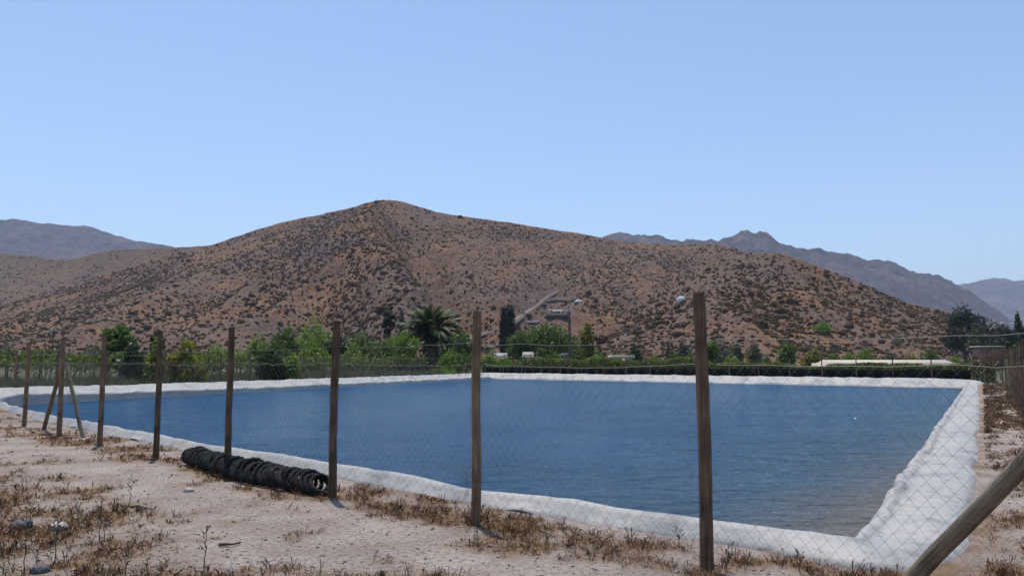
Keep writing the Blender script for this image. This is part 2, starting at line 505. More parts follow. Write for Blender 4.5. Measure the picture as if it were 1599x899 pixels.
bs.inputs['Roughness'].default_value = 0.08; bs.inputs['IOR'].default_value = 1.24; bs.inputs['Specular Tint'].default_value = (0.60, 0.86, 1.0, 1)
# wind-roughened water: reflectivity at grazing angles stays below that of a flat mirror
dif = nd(nt, 'ShaderNodeBsdfDiffuse'); glo = nd(nt, 'ShaderNodeBsdfGlossy', Roughness=0.05)
glo.inputs['Color'].default_value = (0.78, 0.92, 1.0, 1)
fr_ = nd(nt, 'ShaderNodeFresnel', IOR=1.33)
fm = nd(nt, 'ShaderNodeMath', operation='MULTIPLY'); fm.inputs[1].default_value = 1.08
fc = nd(nt, 'ShaderNodeMath', operation='MINIMUM'); fc.inputs[1].default_value = 0.66
ln.new(bp.outputs[0], fr_.inputs['Normal']); ln.new(bp.outputs[0], glo.inputs['Normal']); ln.new(bp.outputs[0], dif.inputs['Normal'])
ln.new(fr_.outputs[0], fm.inputs[0]); ln.new(fm.outputs[0], fc.inputs[0])
ln.new(wc.outputs[0], dif.inputs['Color'])
mxs = nd(nt, 'ShaderNodeMixShader'); ln.new(fc.outputs[0], mxs.inputs[0]); ln.new(dif.outputs[0], mxs.inputs[1]); ln.new(glo.outputs[0], mxs.inputs[2])
ln.new(mxs.outputs[0], [n for n in ns if n.type == 'OUTPUT_MATERIAL'][0].inputs[0])
M_WATER = m
gx0, gx1, gy0, gy1 = -20, 32, 5, 78
xs = np.linspace(gx0, gx1, 131); ys = np.linspace(gy0, gy1, 184)
WX, WY = np.meshgrid(xs, ys, indexing='ij')
wsd = pond_sd(WX, WY).reshape(WX.shape)
# distance to the right-hand shore line
ab = B0 - A0; L_ab = np.linalg.norm(ab); nab = np.array([-ab[1], ab[0]]) / L_ab
dr = (WX - A0[0]) * nab[0] + (WY - A0[1]) * nab[1]
ta = ((WX - A0[0]) * ab[0] + (WY - A0[1]) * ab[1]) / L_ab
shallow = np.exp(-np.clip(dr, 0, 99) / 2.3) * (0.25 + 0.85 * np.exp(-np.clip(ta, 0, 99) / 11))
vi = np.arange(WX.size).reshape(WX.shape)
fq = np.stack([vi[:-1, :-1], vi[1:, :-1], vi[1:, 1:], vi[:-1, 1:]], -1).reshape(-1, 4)
keep = (wsd.ravel()[fq].min(1) < 0.0) & (wsd.ravel()[fq].max(1) < 0.42)
fq_in = fq[keep]
pw = mk("water", np.stack([WX, WY, np.full(WX.shape, WATER_Z)], -1), fq_in, M_WATER, smooth=True, attr={"shallow": shallow.ravel()})
tag(pw, "rippled deep blue irrigation pond water", kind="structure")

# ------------------------------------------------------------------ pond liner
nc = 30
tpar = np.linspace(0, 1, nc)
prof = {
    "near":  [(-.55, -.5), (-.22, -.17), (-.12, -.02), (-.05, .085), (0, .132), (.04, .132), (.08, .108), (.13, .06), (.19, .0), (.22, -.05)],
    "right": [(-.5, -.5), (-.16, -.14), (-.08, -.04), (-.02, .06), (.05, .09), (.13, .05), (.3, .07), (.55, .075), (.76, .03), (.84, -.05)],
    "left":  [(-.5, -.5), (-.06, -.14), (-.02, .02), (0, .08), (.08, .13), (.3, .19), (.7, .30), (1.0, .33), (1.3, .22), (1.5, .08)],
    "far":   [(-.5, -.5), (-.12, -.14), (-.06, -.06), (0, .0), (.1, .06), (.35, .14), (.8, .27), (1.2, .33), (1.5, .25), (1.7, .08)],
}
PR = []
for nm, _ in sides:
    p = np.array(prof[nm]); s = np.linspace(0, 1, len(p))
    PR.append(np.stack([np.interp(tpar, s, p[:, 0]), np.interp(tpar, s, p[:, 1])], 1))
PR = np.array(PR)                                    # 4, nc, 2
CS = np.einsum('is,scj->icj', LWs, PR)               # n, nc, 2
n_ = len(LP)
off = CS[:, :, 0].copy(); zz = CS[:, :, 1].copy()
off = np.where(off > 0, off * (1 - 0.18 * LWs[:, 0] * np.exp(-ARC / 2.5))[:, None], off)
arc2 = ARC[:, None] + 0 * off
above = sstep(-.12, .06, zz)
w_near = LWs[:, 3][:, None]; w_right = LWs[:, 0][:, None]; w_left = LWs[:, 2][:, None]; w_far = LWs[:, 1][:, None]
dist_cam = np.hypot(LP[:, 0], LP[:, 1])[:, None]
# crest undulation of the near bank
und = 0.045 * fbm(ARC * 0.42, ARC * 0 + 3, 51, 2)[:, None]
zz += above * w_near * und * sstep(0.34, 0.1, off)
# cross folds and wrinkles
fold = ridged(arc2 * 0.9 + off * 0.8, off * 0.9 + 7, 61, 3)
wrk = fbm(arc2 * 3.1 + off * 1.5, off * 2.2, 71, 4, 0.55)
big = fbm(arc2 * 0.8 + 2 * off, off * 0.7, 75, 2)
edge_fade = sstep(0, 0.15, tpar)[None, :] * sstep(1.0, 0.93, tpar)[None, :]
zz += above * edge_fade * ((fold - 0.35) * (0.035 + 0.055 * w_far + 0.05 * w_left - .008 * w_right) + 0.008 * wrk + 0.018 * big)
# scalloped, bunched lip above the water on the right-hand bank
lip = np.exp(-((off - 0.03) / 0.09) ** 2)
sc = fbm(arc2 * 2.6, arc2 * 0 + 1.7, 81, 3, 0.6)
off2 = off + lip * w_right * (0.09 * sc) + (lip * (w_far + w_left)) * 0.05 * sc
off2 += w_near * above * 0.05 * fbm(ARC * 1.1, ARC * 0, 83, 3)[:, None]
zz += lip * w_right * (0.05 * fbm(arc2 * 4.3, arc2 * 0 + 4, 85, 3) + 0.015)
# wavy outer edge
outer = sstep(0.75, 1.0, tpar)[None, :]
off2 += outer * (0.07 * fbm(arc2 * 0.9, arc2 * 0, 87, 3)) * (0.5 + 0.9 * w_right)
# lifted hem on the near bank in a few places
for (s_c, w_c, h_c) in []:
    pass
hem = np.clip(fbm(ARC * 0.9, ARC * 0 + 9, 89, 2), 0.25, 1)[:, None] - 0.25
zz += w_near * outer * hem * 0.16
dD = np.hypot(LP[:, 0] - D0[0], LP[:, 1] - D0[1])[:, None]
zz += above * w_left * 0.24 * np.exp(-dD / 10)
base_l = base_ground(LP[:, 0], LP[:, 1])[:, None]
zz = zz + base_l * sstep(0.3, 1.2, off)
LV = np.stack([LP[:, 0][:, None] + NRM[:, 0][:, None] * off2, LP[:, 1][:, None] + NRM[:, 1][:, None] * off2, zz], -1)
li = np.arange(n_ * nc).reshape(n_, nc); lr = np.roll(li, -1, 0)
lq = np.stack([li[:, :-1], li[:, 1:], lr[:, 1:], lr[:, :-1]], -1).reshape(-1, 4)[:, ::-1]
m, nt, ns, ln, bs = new_mat("grey_white_geomembrane")
tc = nd(nt, 'ShaderNodeTexCoord')
n1 = nd(nt, 'ShaderNodeTexNoise', Scale=0.9, Detail=6, Roughness=0.6)
n2 = nd(nt, 'ShaderNodeTexNoise', Scale=7.0, Detail=5, Roughness=0.6, Distortion=0.6)
for n in (n1, n2): ln.new(tc.outputs['Object'], n.inputs['Vector'])
c1 = ramp(nt, n1.outputs[0], [(0.32, (0.215, 0.212, 0.212)), (0.48, (0.325, 0.317, 0.308)), (0.6, (0.36, 0.34, 0.315)), (0.70, (0.31, 0.25, 0.20))])
c2 = ramp(nt, n2.outputs[0], [(0.3, (0.62, 0.58, 0.54)), (0.5, (1, 1, 1))])  # darker mottling paints the shading of the folds into the liner colour
mm = nd(nt, 'ShaderNodeMix', data_type='RGBA', blend_type='MULTIPLY'); mm.inputs['Factor'].default_value = 0.85
ln.new(c1.outputs[0], mm.inputs['A']); ln.new(c2.outputs[0], mm.inputs['B'])
ln.new(mm.outputs['Result'], bs.inputs['Base Color'])
bs.inputs['Roughness'].default_value = 0.58; bs.inputs['Specular IOR Level'].default_value = 0.35
n3 = nd(nt, 'ShaderNodeTexVoronoi', Scale=1.3, feature='DISTANCE_TO_EDGE')
nw = nd(nt, 'ShaderNodeTexNoise', Scale=2.5, Detail=4); ln.new(tc.outputs['Object'], nw.inputs['Vector'])
mxv = nd(nt, 'ShaderNodeMix', data_type='VECTOR'); mxv.inputs['Factor'].default_value = 0.45
ln.new(tc.outputs['Object'], mxv.inputs['A']); ln.new(nw.outputs['Color'], mxv.inputs['B']); ln.new(mxv.outputs['Result'], n3.inputs['Vector'])
cre = nd(nt, 'ShaderNodeMath', operation='MINIMUM'); cre.inputs[1].default_value = 0.12; ln.new(n3.outputs['Distance'], cre.inputs[0])
hh = nd(nt, 'ShaderNodeMath', operation='MULTIPLY_ADD'); hh.inputs[1].default_value = -2.2; ln.new(cre.outputs[0], hh.inputs[0]); ln.new(n2.outputs[0], hh.inputs[2])
bp = nd(nt, 'ShaderNodeBump', Strength=0.45, Distance=0.03)
ln.new(hh.outputs[0], bp.inputs['Height']); ln.new(bp.outputs[0], bs.inputs['Normal'])
M_LINER = m
lo = mk("pond_liner", LV, lq, M_LINER, smooth=True)
sol = lo.modifiers.new("thick", 'SOLIDIFY'); sol.thickness = 0.006; sol.offset = -1
tag(lo, "wrinkled pale grey plastic liner folded over the banks all round the pond", "pond liner")

# ------------------------------------------------------------------ hills
def interp_sil(pts):
    P = np.array([(ray(px, py)) for px, py in pts])
    o = np.argsort(P[:, 0])
    return P[o, 0], P[o, 1]
HILLS = {}
def hill(name, pts, Ybase, Yr, mat, shape=1.15, na=420, nt_=110, rough=0.10, seed=1, spur=None, jag=0.0006, back=0.35, a_pad=0.0, mods=None, gscale=60., crag=0.0):
    A_, E_ = interp_sil(pts)
    a = np.linspace(A_[0] - a_pad, A_[-1] + a_pad, na)
    e = np.interp(a, A_, E_)
    e = np.convolve(np.pad(e, 5, mode='edge'), np.ones(11) / 11, 'valid')
    e = e + jag * fbm(a * 60, a * 0, seed, 4, 0.6) * 2
    t = np.concatenate([np.linspace(0, 1, nt_), 1 + np.linspace(0, back, 14)[1:]])
    AA, TT = np.meshgrid(a, t, indexing='ij')
    yr = (Yr(a) if callable(Yr) else np.full_like(a, Yr)); yb = (Ybase(a) if callable(Ybase) else np.full_like(a, Ybase))
    YY = yb[:, None] + (yr - yb)[:, None] * TT
    H = (yr * e)[:, None] + CAM_Z
    S = np.where(TT <= 1, np.clip(TT, 0, 1) ** shape, 1 - ((TT - 1) / back) ** 1.5 * 0.75)
    X = AA * YY
    Z = H * S - 1.0 * (TT < 0.02)
    env = np.clip(TT, 0, 1) * np.clip(1 - TT, 0, 1) * 4
    env = env ** 0.8
    Z = Z - rough * H * env * (1 - ridged(X / gscale, YY / (gscale * 1.8), seed + 3, 5)) * 1.0
    Z = Z + 0.02 * H * env * fbm(X / (gscale * .25), YY / (gscale * .25), seed + 8, 4)
    Z = Z + crag * H * env ** .5 * (ridged(X / (gscale * .12), YY / (gscale * .12), seed + 18, 4) - .5)
    if mods is not None: Z = Z + mods(AA, TT, H)
    V = np.stack([X, YY, Z], -1)
    i = np.arange(X.size).reshape(X.shape)
    q = np.stack([i[:-1, :-1], i[1:, :-1], i[1:, 1:], i[:-1, 1:]], -1).reshape(-1, 4)
    o = mk("hills", V, q, mat, smooth=True)
    HILLS[name] = (a, TT[0], X, YY, Z, o)
    return o
def hill_pt(name, fa, ft):
    """bilinear sample of the hill grid at fractional grid position"""
    a, t, X, Y, Z, o = HILLS[name]
    fa = np.asarray(fa, float); ft = np.asarray(ft, float)
    i = np.clip(np.floor(fa).astype(int), 0, X.shape[0] - 2); j = np.clip(np.floor(ft).astype(int), 0, X.shape[1] - 2)
    u = fa - i; v = ft - j
    f = lambda M: (M[i, j] * (1 - u) * (1 - v) + M[i + 1, j] * u * (1 - v) + M[i, j + 1] * (1 - u) * v + M[i + 1, j + 1] * u * v)
    return np.stack([f(X), f(Y), f(Z)], -1)
def hill_hit(name, px, py):
    """first point of the hill seen through photo pixel px,py"""
    a, t, X, Y, Z, o = HILLS[name]
    ra, re = ray(px, py)
    fa = np.interp(ra, a, np.arange(len(a)))
    ft = np.linspace(0, 109, 900)
    P = hill_pt(name, np.full_like(ft, fa), ft)
    e = (P[:, 2] - CAM_Z) / P[:, 1]
    k = np.argmax(e >= re)
    if e[k] < re: k = len(ft) - 30
    return P[k]

def hill_mat(name, soil, orange, grey, dark, s=0.02, spot=0.35, spot_amt=0.6, band=None):
    m, nt, ns, ln, bs = new_mat(name)
    tc = nd(nt, 'ShaderNodeTexCoord')
    a = nd(nt, 'ShaderNodeTexNoise', Scale=s, Detail=8, Roughness=0.62)
    b = nd(nt, 'ShaderNodeTexNoise', Scale=s * 2.7, Detail=6, Roughness=0.7)
    c = nd(nt, 'ShaderNodeTexNoise', Scale=spot, Detail=5, Roughness=0.7)
    mpb = nd(nt, 'ShaderNodeMapping'); mpb.inputs['Location'].default_value = (211, 57, 9)
    ln.new(tc.outputs['Object'], mpb.inputs[0])
    ln.new(tc.outputs['Object'], a.inputs['Vector']); ln.new(mpb.outputs[0], b.inputs['Vector']); ln.new(tc.outputs['Object'], c.inputs['Vector'])
    r1 = ramp(nt, a.outputs[0], [(0.38, grey), (0.5, soil), (0.60, orange)])
    r2 = ramp(nt, b.outputs[0], [(0.36, dark), (0.5, soil)])
    mx = nd(nt, 'ShaderNodeMix', data_type='RGBA'); mx.inputs['Factor'].default_value = 0.45
    ln.new(r1.outputs[0], mx.inputs['A']); ln.new(r2.outputs[0], mx.inputs['B'])
    r3 = ramp(nt, c.outputs[0], [(0.40, tuple([1 - spot_amt] * 3)), (0.52, (1, 1, 1)), (0.62, (1.1, 1.08, 1.05)), (0.72, (1.6, 1.55, 1.5))])
    mu = nd(nt, 'ShaderNodeMix', data_type='RGBA', blend_type='MULTIPLY'); mu.inputs['Factor'].default_value = 1
    ln.new(mx.outputs['Result'], mu.inputs['A']); ln.new(r3.outputs[0], mu.inputs['B'])
    ln.new(mu.outputs['Result'], bs.inputs['Base Color'])
    bs.inputs['Roughness'].default_value = 1.0; bs.inputs['Specular IOR Level'].default_value = 0.05
    bp = nd(nt, 'ShaderNodeBump', Strength=0.7, Distance=24.0 if s < 0.01 else 0.8)
    ln.new(c.outputs[0], bp.inputs['Height']); ln.new(bp.outputs[0], bs.inputs['Normal'])
    return m
M_HILL = hill_mat("red_brown_hillside", (0.142, 0.090, 0.066), (0.205, 0.116, 0.060), (0.116, 0.090, 0.080), (0.072, 0.050, 0.041), s=0.018, spot=0.45, spot_amt=0.45)
M_HILL2 = hill_mat("ochre_hillside", (0.13, 0.092, 0.066), (0.15, 0.10, 0.062), (0.115, 0.088, 0.072), (0.085, 0.062, 0.048), s=0.015, spot=0.3, spot_amt=0.35)
M_FAR = hill_mat("far_rocky_slope", (0.070, 0.050, 0.044), (0.165, 0.110, 0.082), (0.042, 0.034, 0.032), (0.016, 0.014, 0.014), s=0.004, spot=0.03, spot_amt=0.75)

bump2 = lambda x, y, cx, cy, sx, sy: np.exp(-((x - cx) / sx) ** 2 - ((y - cy) / sy) ** 2)
def ax(px): return ray(px, 480)[0]
def main_mods(A, T, H):
    # a rounded spur coming forward left of the valley, and the gully beside it
    cx = np.interp(T, [0, .15, .45, .8, 1], [ax(690), ax(640), ax(565), ax(560), ax(600)])
    z = 0.16 * H * np.exp(-((A - cx) / 0.075) ** 2) * np.clip(T * (1 - T) * 4, 0, 1)
    cg = np.interp(T, [0, .2, .5, .8, 1], [ax(775), ax(735), ax(680), ax(620), ax(640)])
    z -= 0.17 * H * np.exp(-((A - cg) / 0.035) ** 2) * np.clip(T * (1 - T) * 4, 0, 1)
    cg = np.interp(T, [0, .2, .5, .8, 1], [ax(800), ax(810), ax(850), ax(900), ax(900)])
    z -= 0.08 * H * np.exp(-((A - cg) / 0.03) ** 2) * np.clip(T * (1 - T) * 4, 0, 1)
    return z
MAIN = [(-260, 545), (-120, 522), (0, 478), (50, 462), (100, 447), (160, 430), (220, 412), (280, 392), (320, 385), (345, 378), (390, 362), (440, 347), (500, 335), (545, 325), (575, 316), (600, 312), (622, 313), (645, 320), (680, 331), (740, 341), (800, 348), (860, 358), (920, 367), (975, 377), (1010, 381), (1060, 382), (1110, 380), (1140, 384), (1170, 396), (1200, 415), (1260, 450), (1400, 500)]
hill("main", MAIN, 190, lambda a: 560 + 60 * np.cos(a * 3), M_HILL, na=520, nt_=110, rough=0.22, seed=3, mods=main_mods, shape=1.1, gscale=70)
RIGHT = [(900, 545), (930, 520), (965, 492), (1000, 476), (1040, 455), (1075, 436), (1105, 415), (1140, 400), (1170, 395), (1200, 393), (1230, 398), (1262, 410), (1300, 424), (1350, 444), (1390, 462), (1420, 474), (1460, 482), (1490, 490), (1530, 505), (1580, 520), (1640, 530), (1760, 540)]
hill("right", RIGHT, 165, lambda a: 330 + 0 * a, M_HILL, na=380, nt_=110, rough=0.2, seed=13, shape=1.1, gscale=45)
LEFTB = [(-330, 420), (-120, 400), (0, 396), (60, 401), (95, 407), (130, 401), (170, 391), (220, 388), (270, 387), (330, 384), (380, 380), (450, 395)]
hill("leftback", LEFTB, 560, 800, M_HILL2, na=200, nt_=110, rough=0.10, seed=23, gscale=110)
LEFTF = [(-500, 380), (-250, 350), (-100, 340), (0, 342), (30, 341), (50, 346), (90, 350), (130, 352), (160, 362), (185, 370), (205, 376), (240, 378), (270, 385), (330, 392)]
hill("leftfar", LEFTF, 2000, 3200, M_FAR, na=220, nt_=110, rough=0.18, seed=33, jag=0.0016, gscale=380, crag=.05)
RIGHTF = [(880, 392), (930, 374), (960, 367), (990, 365), (1015, 366), (1040, 373), (1062, 378), (1105, 376), (1130, 370), (1145, 365), (1156, 361), (1166, 359), (1176, 363), (1190, 361), (1205, 368), (1218, 380), (1240, 387), (1262, 390), (1272, 388), (1284, 389), (1294, 388), (1304, 396), (1314, 394), (1330, 395), (1342, 402), (1365, 404), (1390, 406), (1412, 416), (1430, 424), (1455, 428), (1478, 431), (1500, 444), (1520, 456), (1550, 478), (1580, 498), (1640, 530), (1720, 545)]
hill("rightfar", RIGHTF, 1500, 2700, M_FAR, na=420, nt_=110, rough=0.22, seed=43, jag=0.0028, gscale=340, crag=.06)
RIGHTVF = [(1380, 480), (1450, 458), (1500, 443), (1530, 436), (1560, 434), (1585, 437), (1620, 442), (1700, 430), (1850, 440)]
hill("rightveryfar", RIGHTVF, 3200, 4800, M_FAR, na=160, nt_=110, rough=0.2, seed=53, jag=0.0018, gscale=520, crag=.05)
for k, (nm, lab) in {"main": ("red brown hill", "large red brown hill dotted with dark shrubs behind the pond"), "right": ("x", "lower shrubby hill rising on the right in front of the blue ridge"), "leftback": ("x", "smooth ochre hill at left behind the main hill"), "leftfar": ("x", "hazy grey mountain at far left"), "rightfar": ("x", "jagged hazy blue grey ridge at right"), "rightveryfar": ("x", "palest blue mountain at the right edge")}.items():
    tag(HILLS[k][5], lab, kind="structure")

# dirt tracks on the hill
def track(name_h, pxs, width, mat, lift=0.35):
    P = np.array([hill_hit(name_h, x, y) for x, y in pxs])
    s = np.linspace(0, len(P) - 1, 50)
    Q = np.stack([np.interp(s, np.arange(len(P)), P[:, k]) for k in range(3)], 1)
    for k in range(3): Q[:, k] = np.convolve(np.pad(Q[:, k], 2, mode='edge'), np.ones(5) / 5, 'valid')
    d = np.gradient(Q, axis=0); d /= np.linalg.norm(d, axis=1)[:, None]
    nrm = np.cross(d, [0, 0, 1.0]); nrm /= np.linalg.norm(nrm, axis=1)[:, None]
    L = Q + nrm * width / 2; R = Q - nrm * width / 2
    L[:, 2] += lift; R[:, 2] += lift
    L2 = L + nrm * .5; R2 = R - nrm * .5; L2[:, 2] -= 1.6; R2[:, 2] -= 1.6
    V = np.stack([L2, L, R, R2], 1).reshape(-1, 3)
    i = np.arange(49)[:, None] * 4 + np.arange(3)[None, :]
    q = np.stack([i, i + 4, i + 5, i + 1], -1).reshape(-1, 4)
    return mk("dirt_track", V, q, mat, smooth=True)
M_TRACK = noise_mat("pale_track_soil", [(0.3, (0.135, 0.100, 0.080)), (0.7, (0.185, 0.140, 0.113))], scale=0.8)
M_CUT = noise_mat("terrace_cut_soil", [(0.3, (0.075, 0.058, 0.052)), (0.7, (0.12, 0.095, 0.084))], scale=0.8)
tag(track("main", [(792, 506), (812, 494), (830, 482), (846, 470), (858, 461), (872, 455)], 1.9, M_TRACK, 0.25), "pale dirt road climbing the hill", kind="structure")
tag(track("main", [(735, 528), (752, 523), (765, 519), (780, 513)], 2.2, M_TRACK, 0.5), "short pale dirt track left of the poplars", kind="structure")
tag(track("main", [(850, 470), (872, 466), (895, 467), (918, 473)], 2.2, M_CUT, 0.35), "curved terrace cut above the hillside house", kind="structure")

# ------------------------------------------------------------------ shrubs on the hills
def ico():
    p = (1 + 5 ** .5) / 2
    v = np.array([(-1, p, 0), (1, p, 0), (-1, -p, 0), (1, -p, 0), (0, -1, p), (0, 1, p), (0, -1, -p), (0, 1, -p), (p, 0, -1), (p, 0, 1), (-p, 0, -1), (-p, 0, 1)], float)
    v /= np.linalg.norm(v[0])
    f = np.array([(0, 11, 5), (0, 5, 1), (0, 1, 7), (0, 7, 10), (0, 10, 11), (1, 5, 9), (5, 11, 4), (11, 10, 2), (10, 7, 6), (7, 1, 8), (3, 9, 4), (3, 4, 2), (3, 2, 6), (3, 6, 8), (3, 8, 9), (4, 9, 5), (2, 4, 11), (6, 2, 10), (8, 6, 7), (9, 8, 1)])
    return v, f
ICO_V, ICO_F = ico()
def sub_ico(V, F):
    cache = {}; V = list(map(tuple, V)); NF = []
    def mid(a, b):
        k = (min(a, b), max(a, b))
        if k not in cache:
            m_ = np.array(V[a]) + np.array(V[b]); m_ /= np.linalg.norm(m_); V.append(tuple(m_)); cache[k] = len(V) - 1
        return cache[k]
    for a, b, c in F:
        x, y, z = mid(a, b), mid(b, c), mid(c, a)
        NF += [(a, x, z), (b, y, x), (c, z, y), (x, y, z)]
    return np.array(V), np.array(NF)
IV1, IF1 = sub_ico(ICO_V, ICO_F)
IV2, IF2 = sub_ico(IV1, IF1)
M_SHRUB = noise_mat("hill_scrub", [(0.3, (0.042, 0.025, 0.013)), (0.5, (0.068, 0.043, 0.023)), (0.7, (0.115, 0.075, 0.036))], scale=0.11, detail=4, rough=1, spec=0.05)
SPOTS = []
def scatter(hname, n, size, seed, tlo=0.02, thi=0.995, amin=None, amax=None):
    g_ = np.random.default_rng(seed)
    a, t, X, Y, Z, o = HILLS[hname]
    fa = g_.random(n) * (len(a) - 1); ft = (tlo + (thi - tlo) * g_.random(n) ** 0.8) * 109
    P = hill_pt(hname, fa, ft)
    clump = fbm(P[:, 0] / 42, P[:, 1] / 60, seed + 5, 3, 0.6)
    gs = {'main': (70, 3), 'right': (45, 13), 'leftback': (110, 23)}[hname]
    gul = ridged(P[:, 0] / gs[0], P[:, 1] / (gs[0] * 1.8), gs[1] + 3, 5)
    clump = clump + 1.1 * (np.median(gul) - gul)
    keep = g_.random(n) < np.clip(0.50 + 0.8 * clump, 0.12, 1)
    # only what can face the view
    aa = P[:, 0] / P[:, 1]
    keep &= (np.abs(aa) < 0.80)
    P = P[keep]
    s = size * np.exp(g_.normal(0, 0.36, len(P)))
    return P, s
pm_, sm_ = scatter("main", 88000, 0.45, 101)
pr_, sr_ = scatter("right", 17000, 0.42, 102)
pb_, sb_ = scatter("leftback", 7000, 0.5, 103)
SP_ = np.vstack([pm_, pr_, pb_]); SS_ = np.concatenate([sm_, sr_, sb_])
# no scrub on the tracks and the levelled house plot
def px_of(P):
    x, y, z = P[:, 0], P[:, 1], P[:, 2] - CAM_Z
    zc = y * CP + z * SP; yc = -y * SP + z * CP
    return 799.5 + F_PX * x / zc, 449.5 - F_PX * yc / zc
tr_w = np.array([hill_hit("main", x, y) for x, y in [(792, 506), (805, 499), (812, 494), (821, 488), (830, 482), (838, 476), (846, 470), (852, 465), (858, 461), (865, 458), (872, 455)]])
hs_w = hill_hit("main", 872, 489)
dmin = np.full(len(SP_), 1e9)
for w_ in tr_w: dmin = np.minimum(dmin, np.linalg.norm(SP_[:, :2] - w_[None, :2], axis=1))
SP_K = (dmin > 5.0) & (np.linalg.norm(SP_[:, :2] - hs_w[:2], axis=1) > 13)
SP_, SS_ = SP_[SP_K], SS_[SP_K]
def shrub_blobs(P, S, base_v, base_f, seed):
    g_ = np.random.default_rng(seed)
    n = len(P); k = len(base_v)
    sc_ = S[:, None, None] * np.stack([0.9 + 0.5 * g_.random(n), 0.9 + 0.5 * g_.random(n), 0.65 + 0.5 * g_.random(n)], 1)[:, None, :]
    rot = g_.random(n) * 6.28
    V = base_v[None] * (0.72 + 0.56 * g_.random((n, k, 1)))
    c, s = np.cos(rot)[:, None], np.sin(rot)[:, None]
    V = np.stack([V[:, :, 0] * c - V[:, :, 1] * s, V[:, :, 0] * s + V[:, :, 1] * c, V[:, :, 2]], -1) * sc_
    V = V + P[:, None, :]; V[:, :, 2] += (S * 0.35)[:, None]
    Fx = (base_f[None] + (np.arange(n) * k)[:, None, None]).reshape(-1, 3)
    return V.reshape(-1, 3), Fx
app = SS_ / np.linalg.norm(SP_, axis=1)
sx_, sy_ = px_of(SP_)
inview = (sx_ > 5) & (sx_ < 1594) & (sy_ < 515)
order = np.argsort(-(app * inview))
big_i = order[:300]; rest_i = order[300:]
V, Fx = shrub_blobs(SP_[rest_i], SS_[rest_i], ICO_V, ICO_F, 5)
tag(mk("hillside_scrub", V, Fx, M_SHRUB), "countless small dark shrubs dotting the hills", "scrub", kind="stuff")
shrub_protos = []
for k in range(8):
    V, Fx = shrub_blobs(np.array([[0, 0, 0.0]]), np.array([1.0]), IV2, IF2, 200 + k)
    o = mk("hillside_shrub", V, Fx, M_SHRUB)
    shrub_protos.append(o)
for k, i in enumerate(big_i):
    o = shrub_protos[k] if k < 8 else shrub_protos[k % 8].copy()
    if k >= 8: COL.objects.link(o)
    o.location = tuple(SP_[i]); s = float(SS_[i]); o.scale = (s, s, s); o.rotation_euler = (0, 0, random.random() * 6.28)
    tag(o, "dark rounded dry shrub on the red brown hillside", "shrub", "larger shrubs scattered on the hillsides")

# ------------------------------------------------------------------ foliage builders
def lobe_pts(lobes, n, g_, shell=0.55):
    w = np.array([(l[3] * l[4] * l[5]) ** (2 / 3) for l in lobes]); w /= w.sum()
    k = g_.choice(len(lobes), n, p=w)
    L = np.array(lobes)[k]
    d = g_.normal(size=(n, 3)); d /= np.linalg.norm(d, axis=1)[:, None]
    r = (shell + (1 - shell) * g_.random(n)) * (0.85 + 0.3 * g_.random(n))
    # clumpy radius
    r *= 1 + 0.22 * (vnoise(d[:, 0] * 3 + k, d[:, 1] * 3 + d[:, 2] * 2, 3) - 0.5) * 2
    return L[:, :3] + d * r[:, None] * L[:, 3:6]
def leaf_quads(P, size, g_, droop=0.0, slim=0.6):
    n = len(P)
    u = g_.normal(size=(n, 3)); u[:, 2] -= droop; u /= np.linalg.norm(u, axis=1)[:, None]
    w = np.cross(u, g_.normal(size=(n, 3))); w /= np.linalg.norm(w, axis=1)[:, None] + 1e-9
    s = size * (0.6 + 0.8 * g_.random(n))[:, None]
    V = np.stack([P - u * s, P + w * s * slim, P + u * s, P - w * s * slim], 1).reshape(-1, 3)
    q = np.arange(n * 4).reshape(-1, 4)
    return V, q
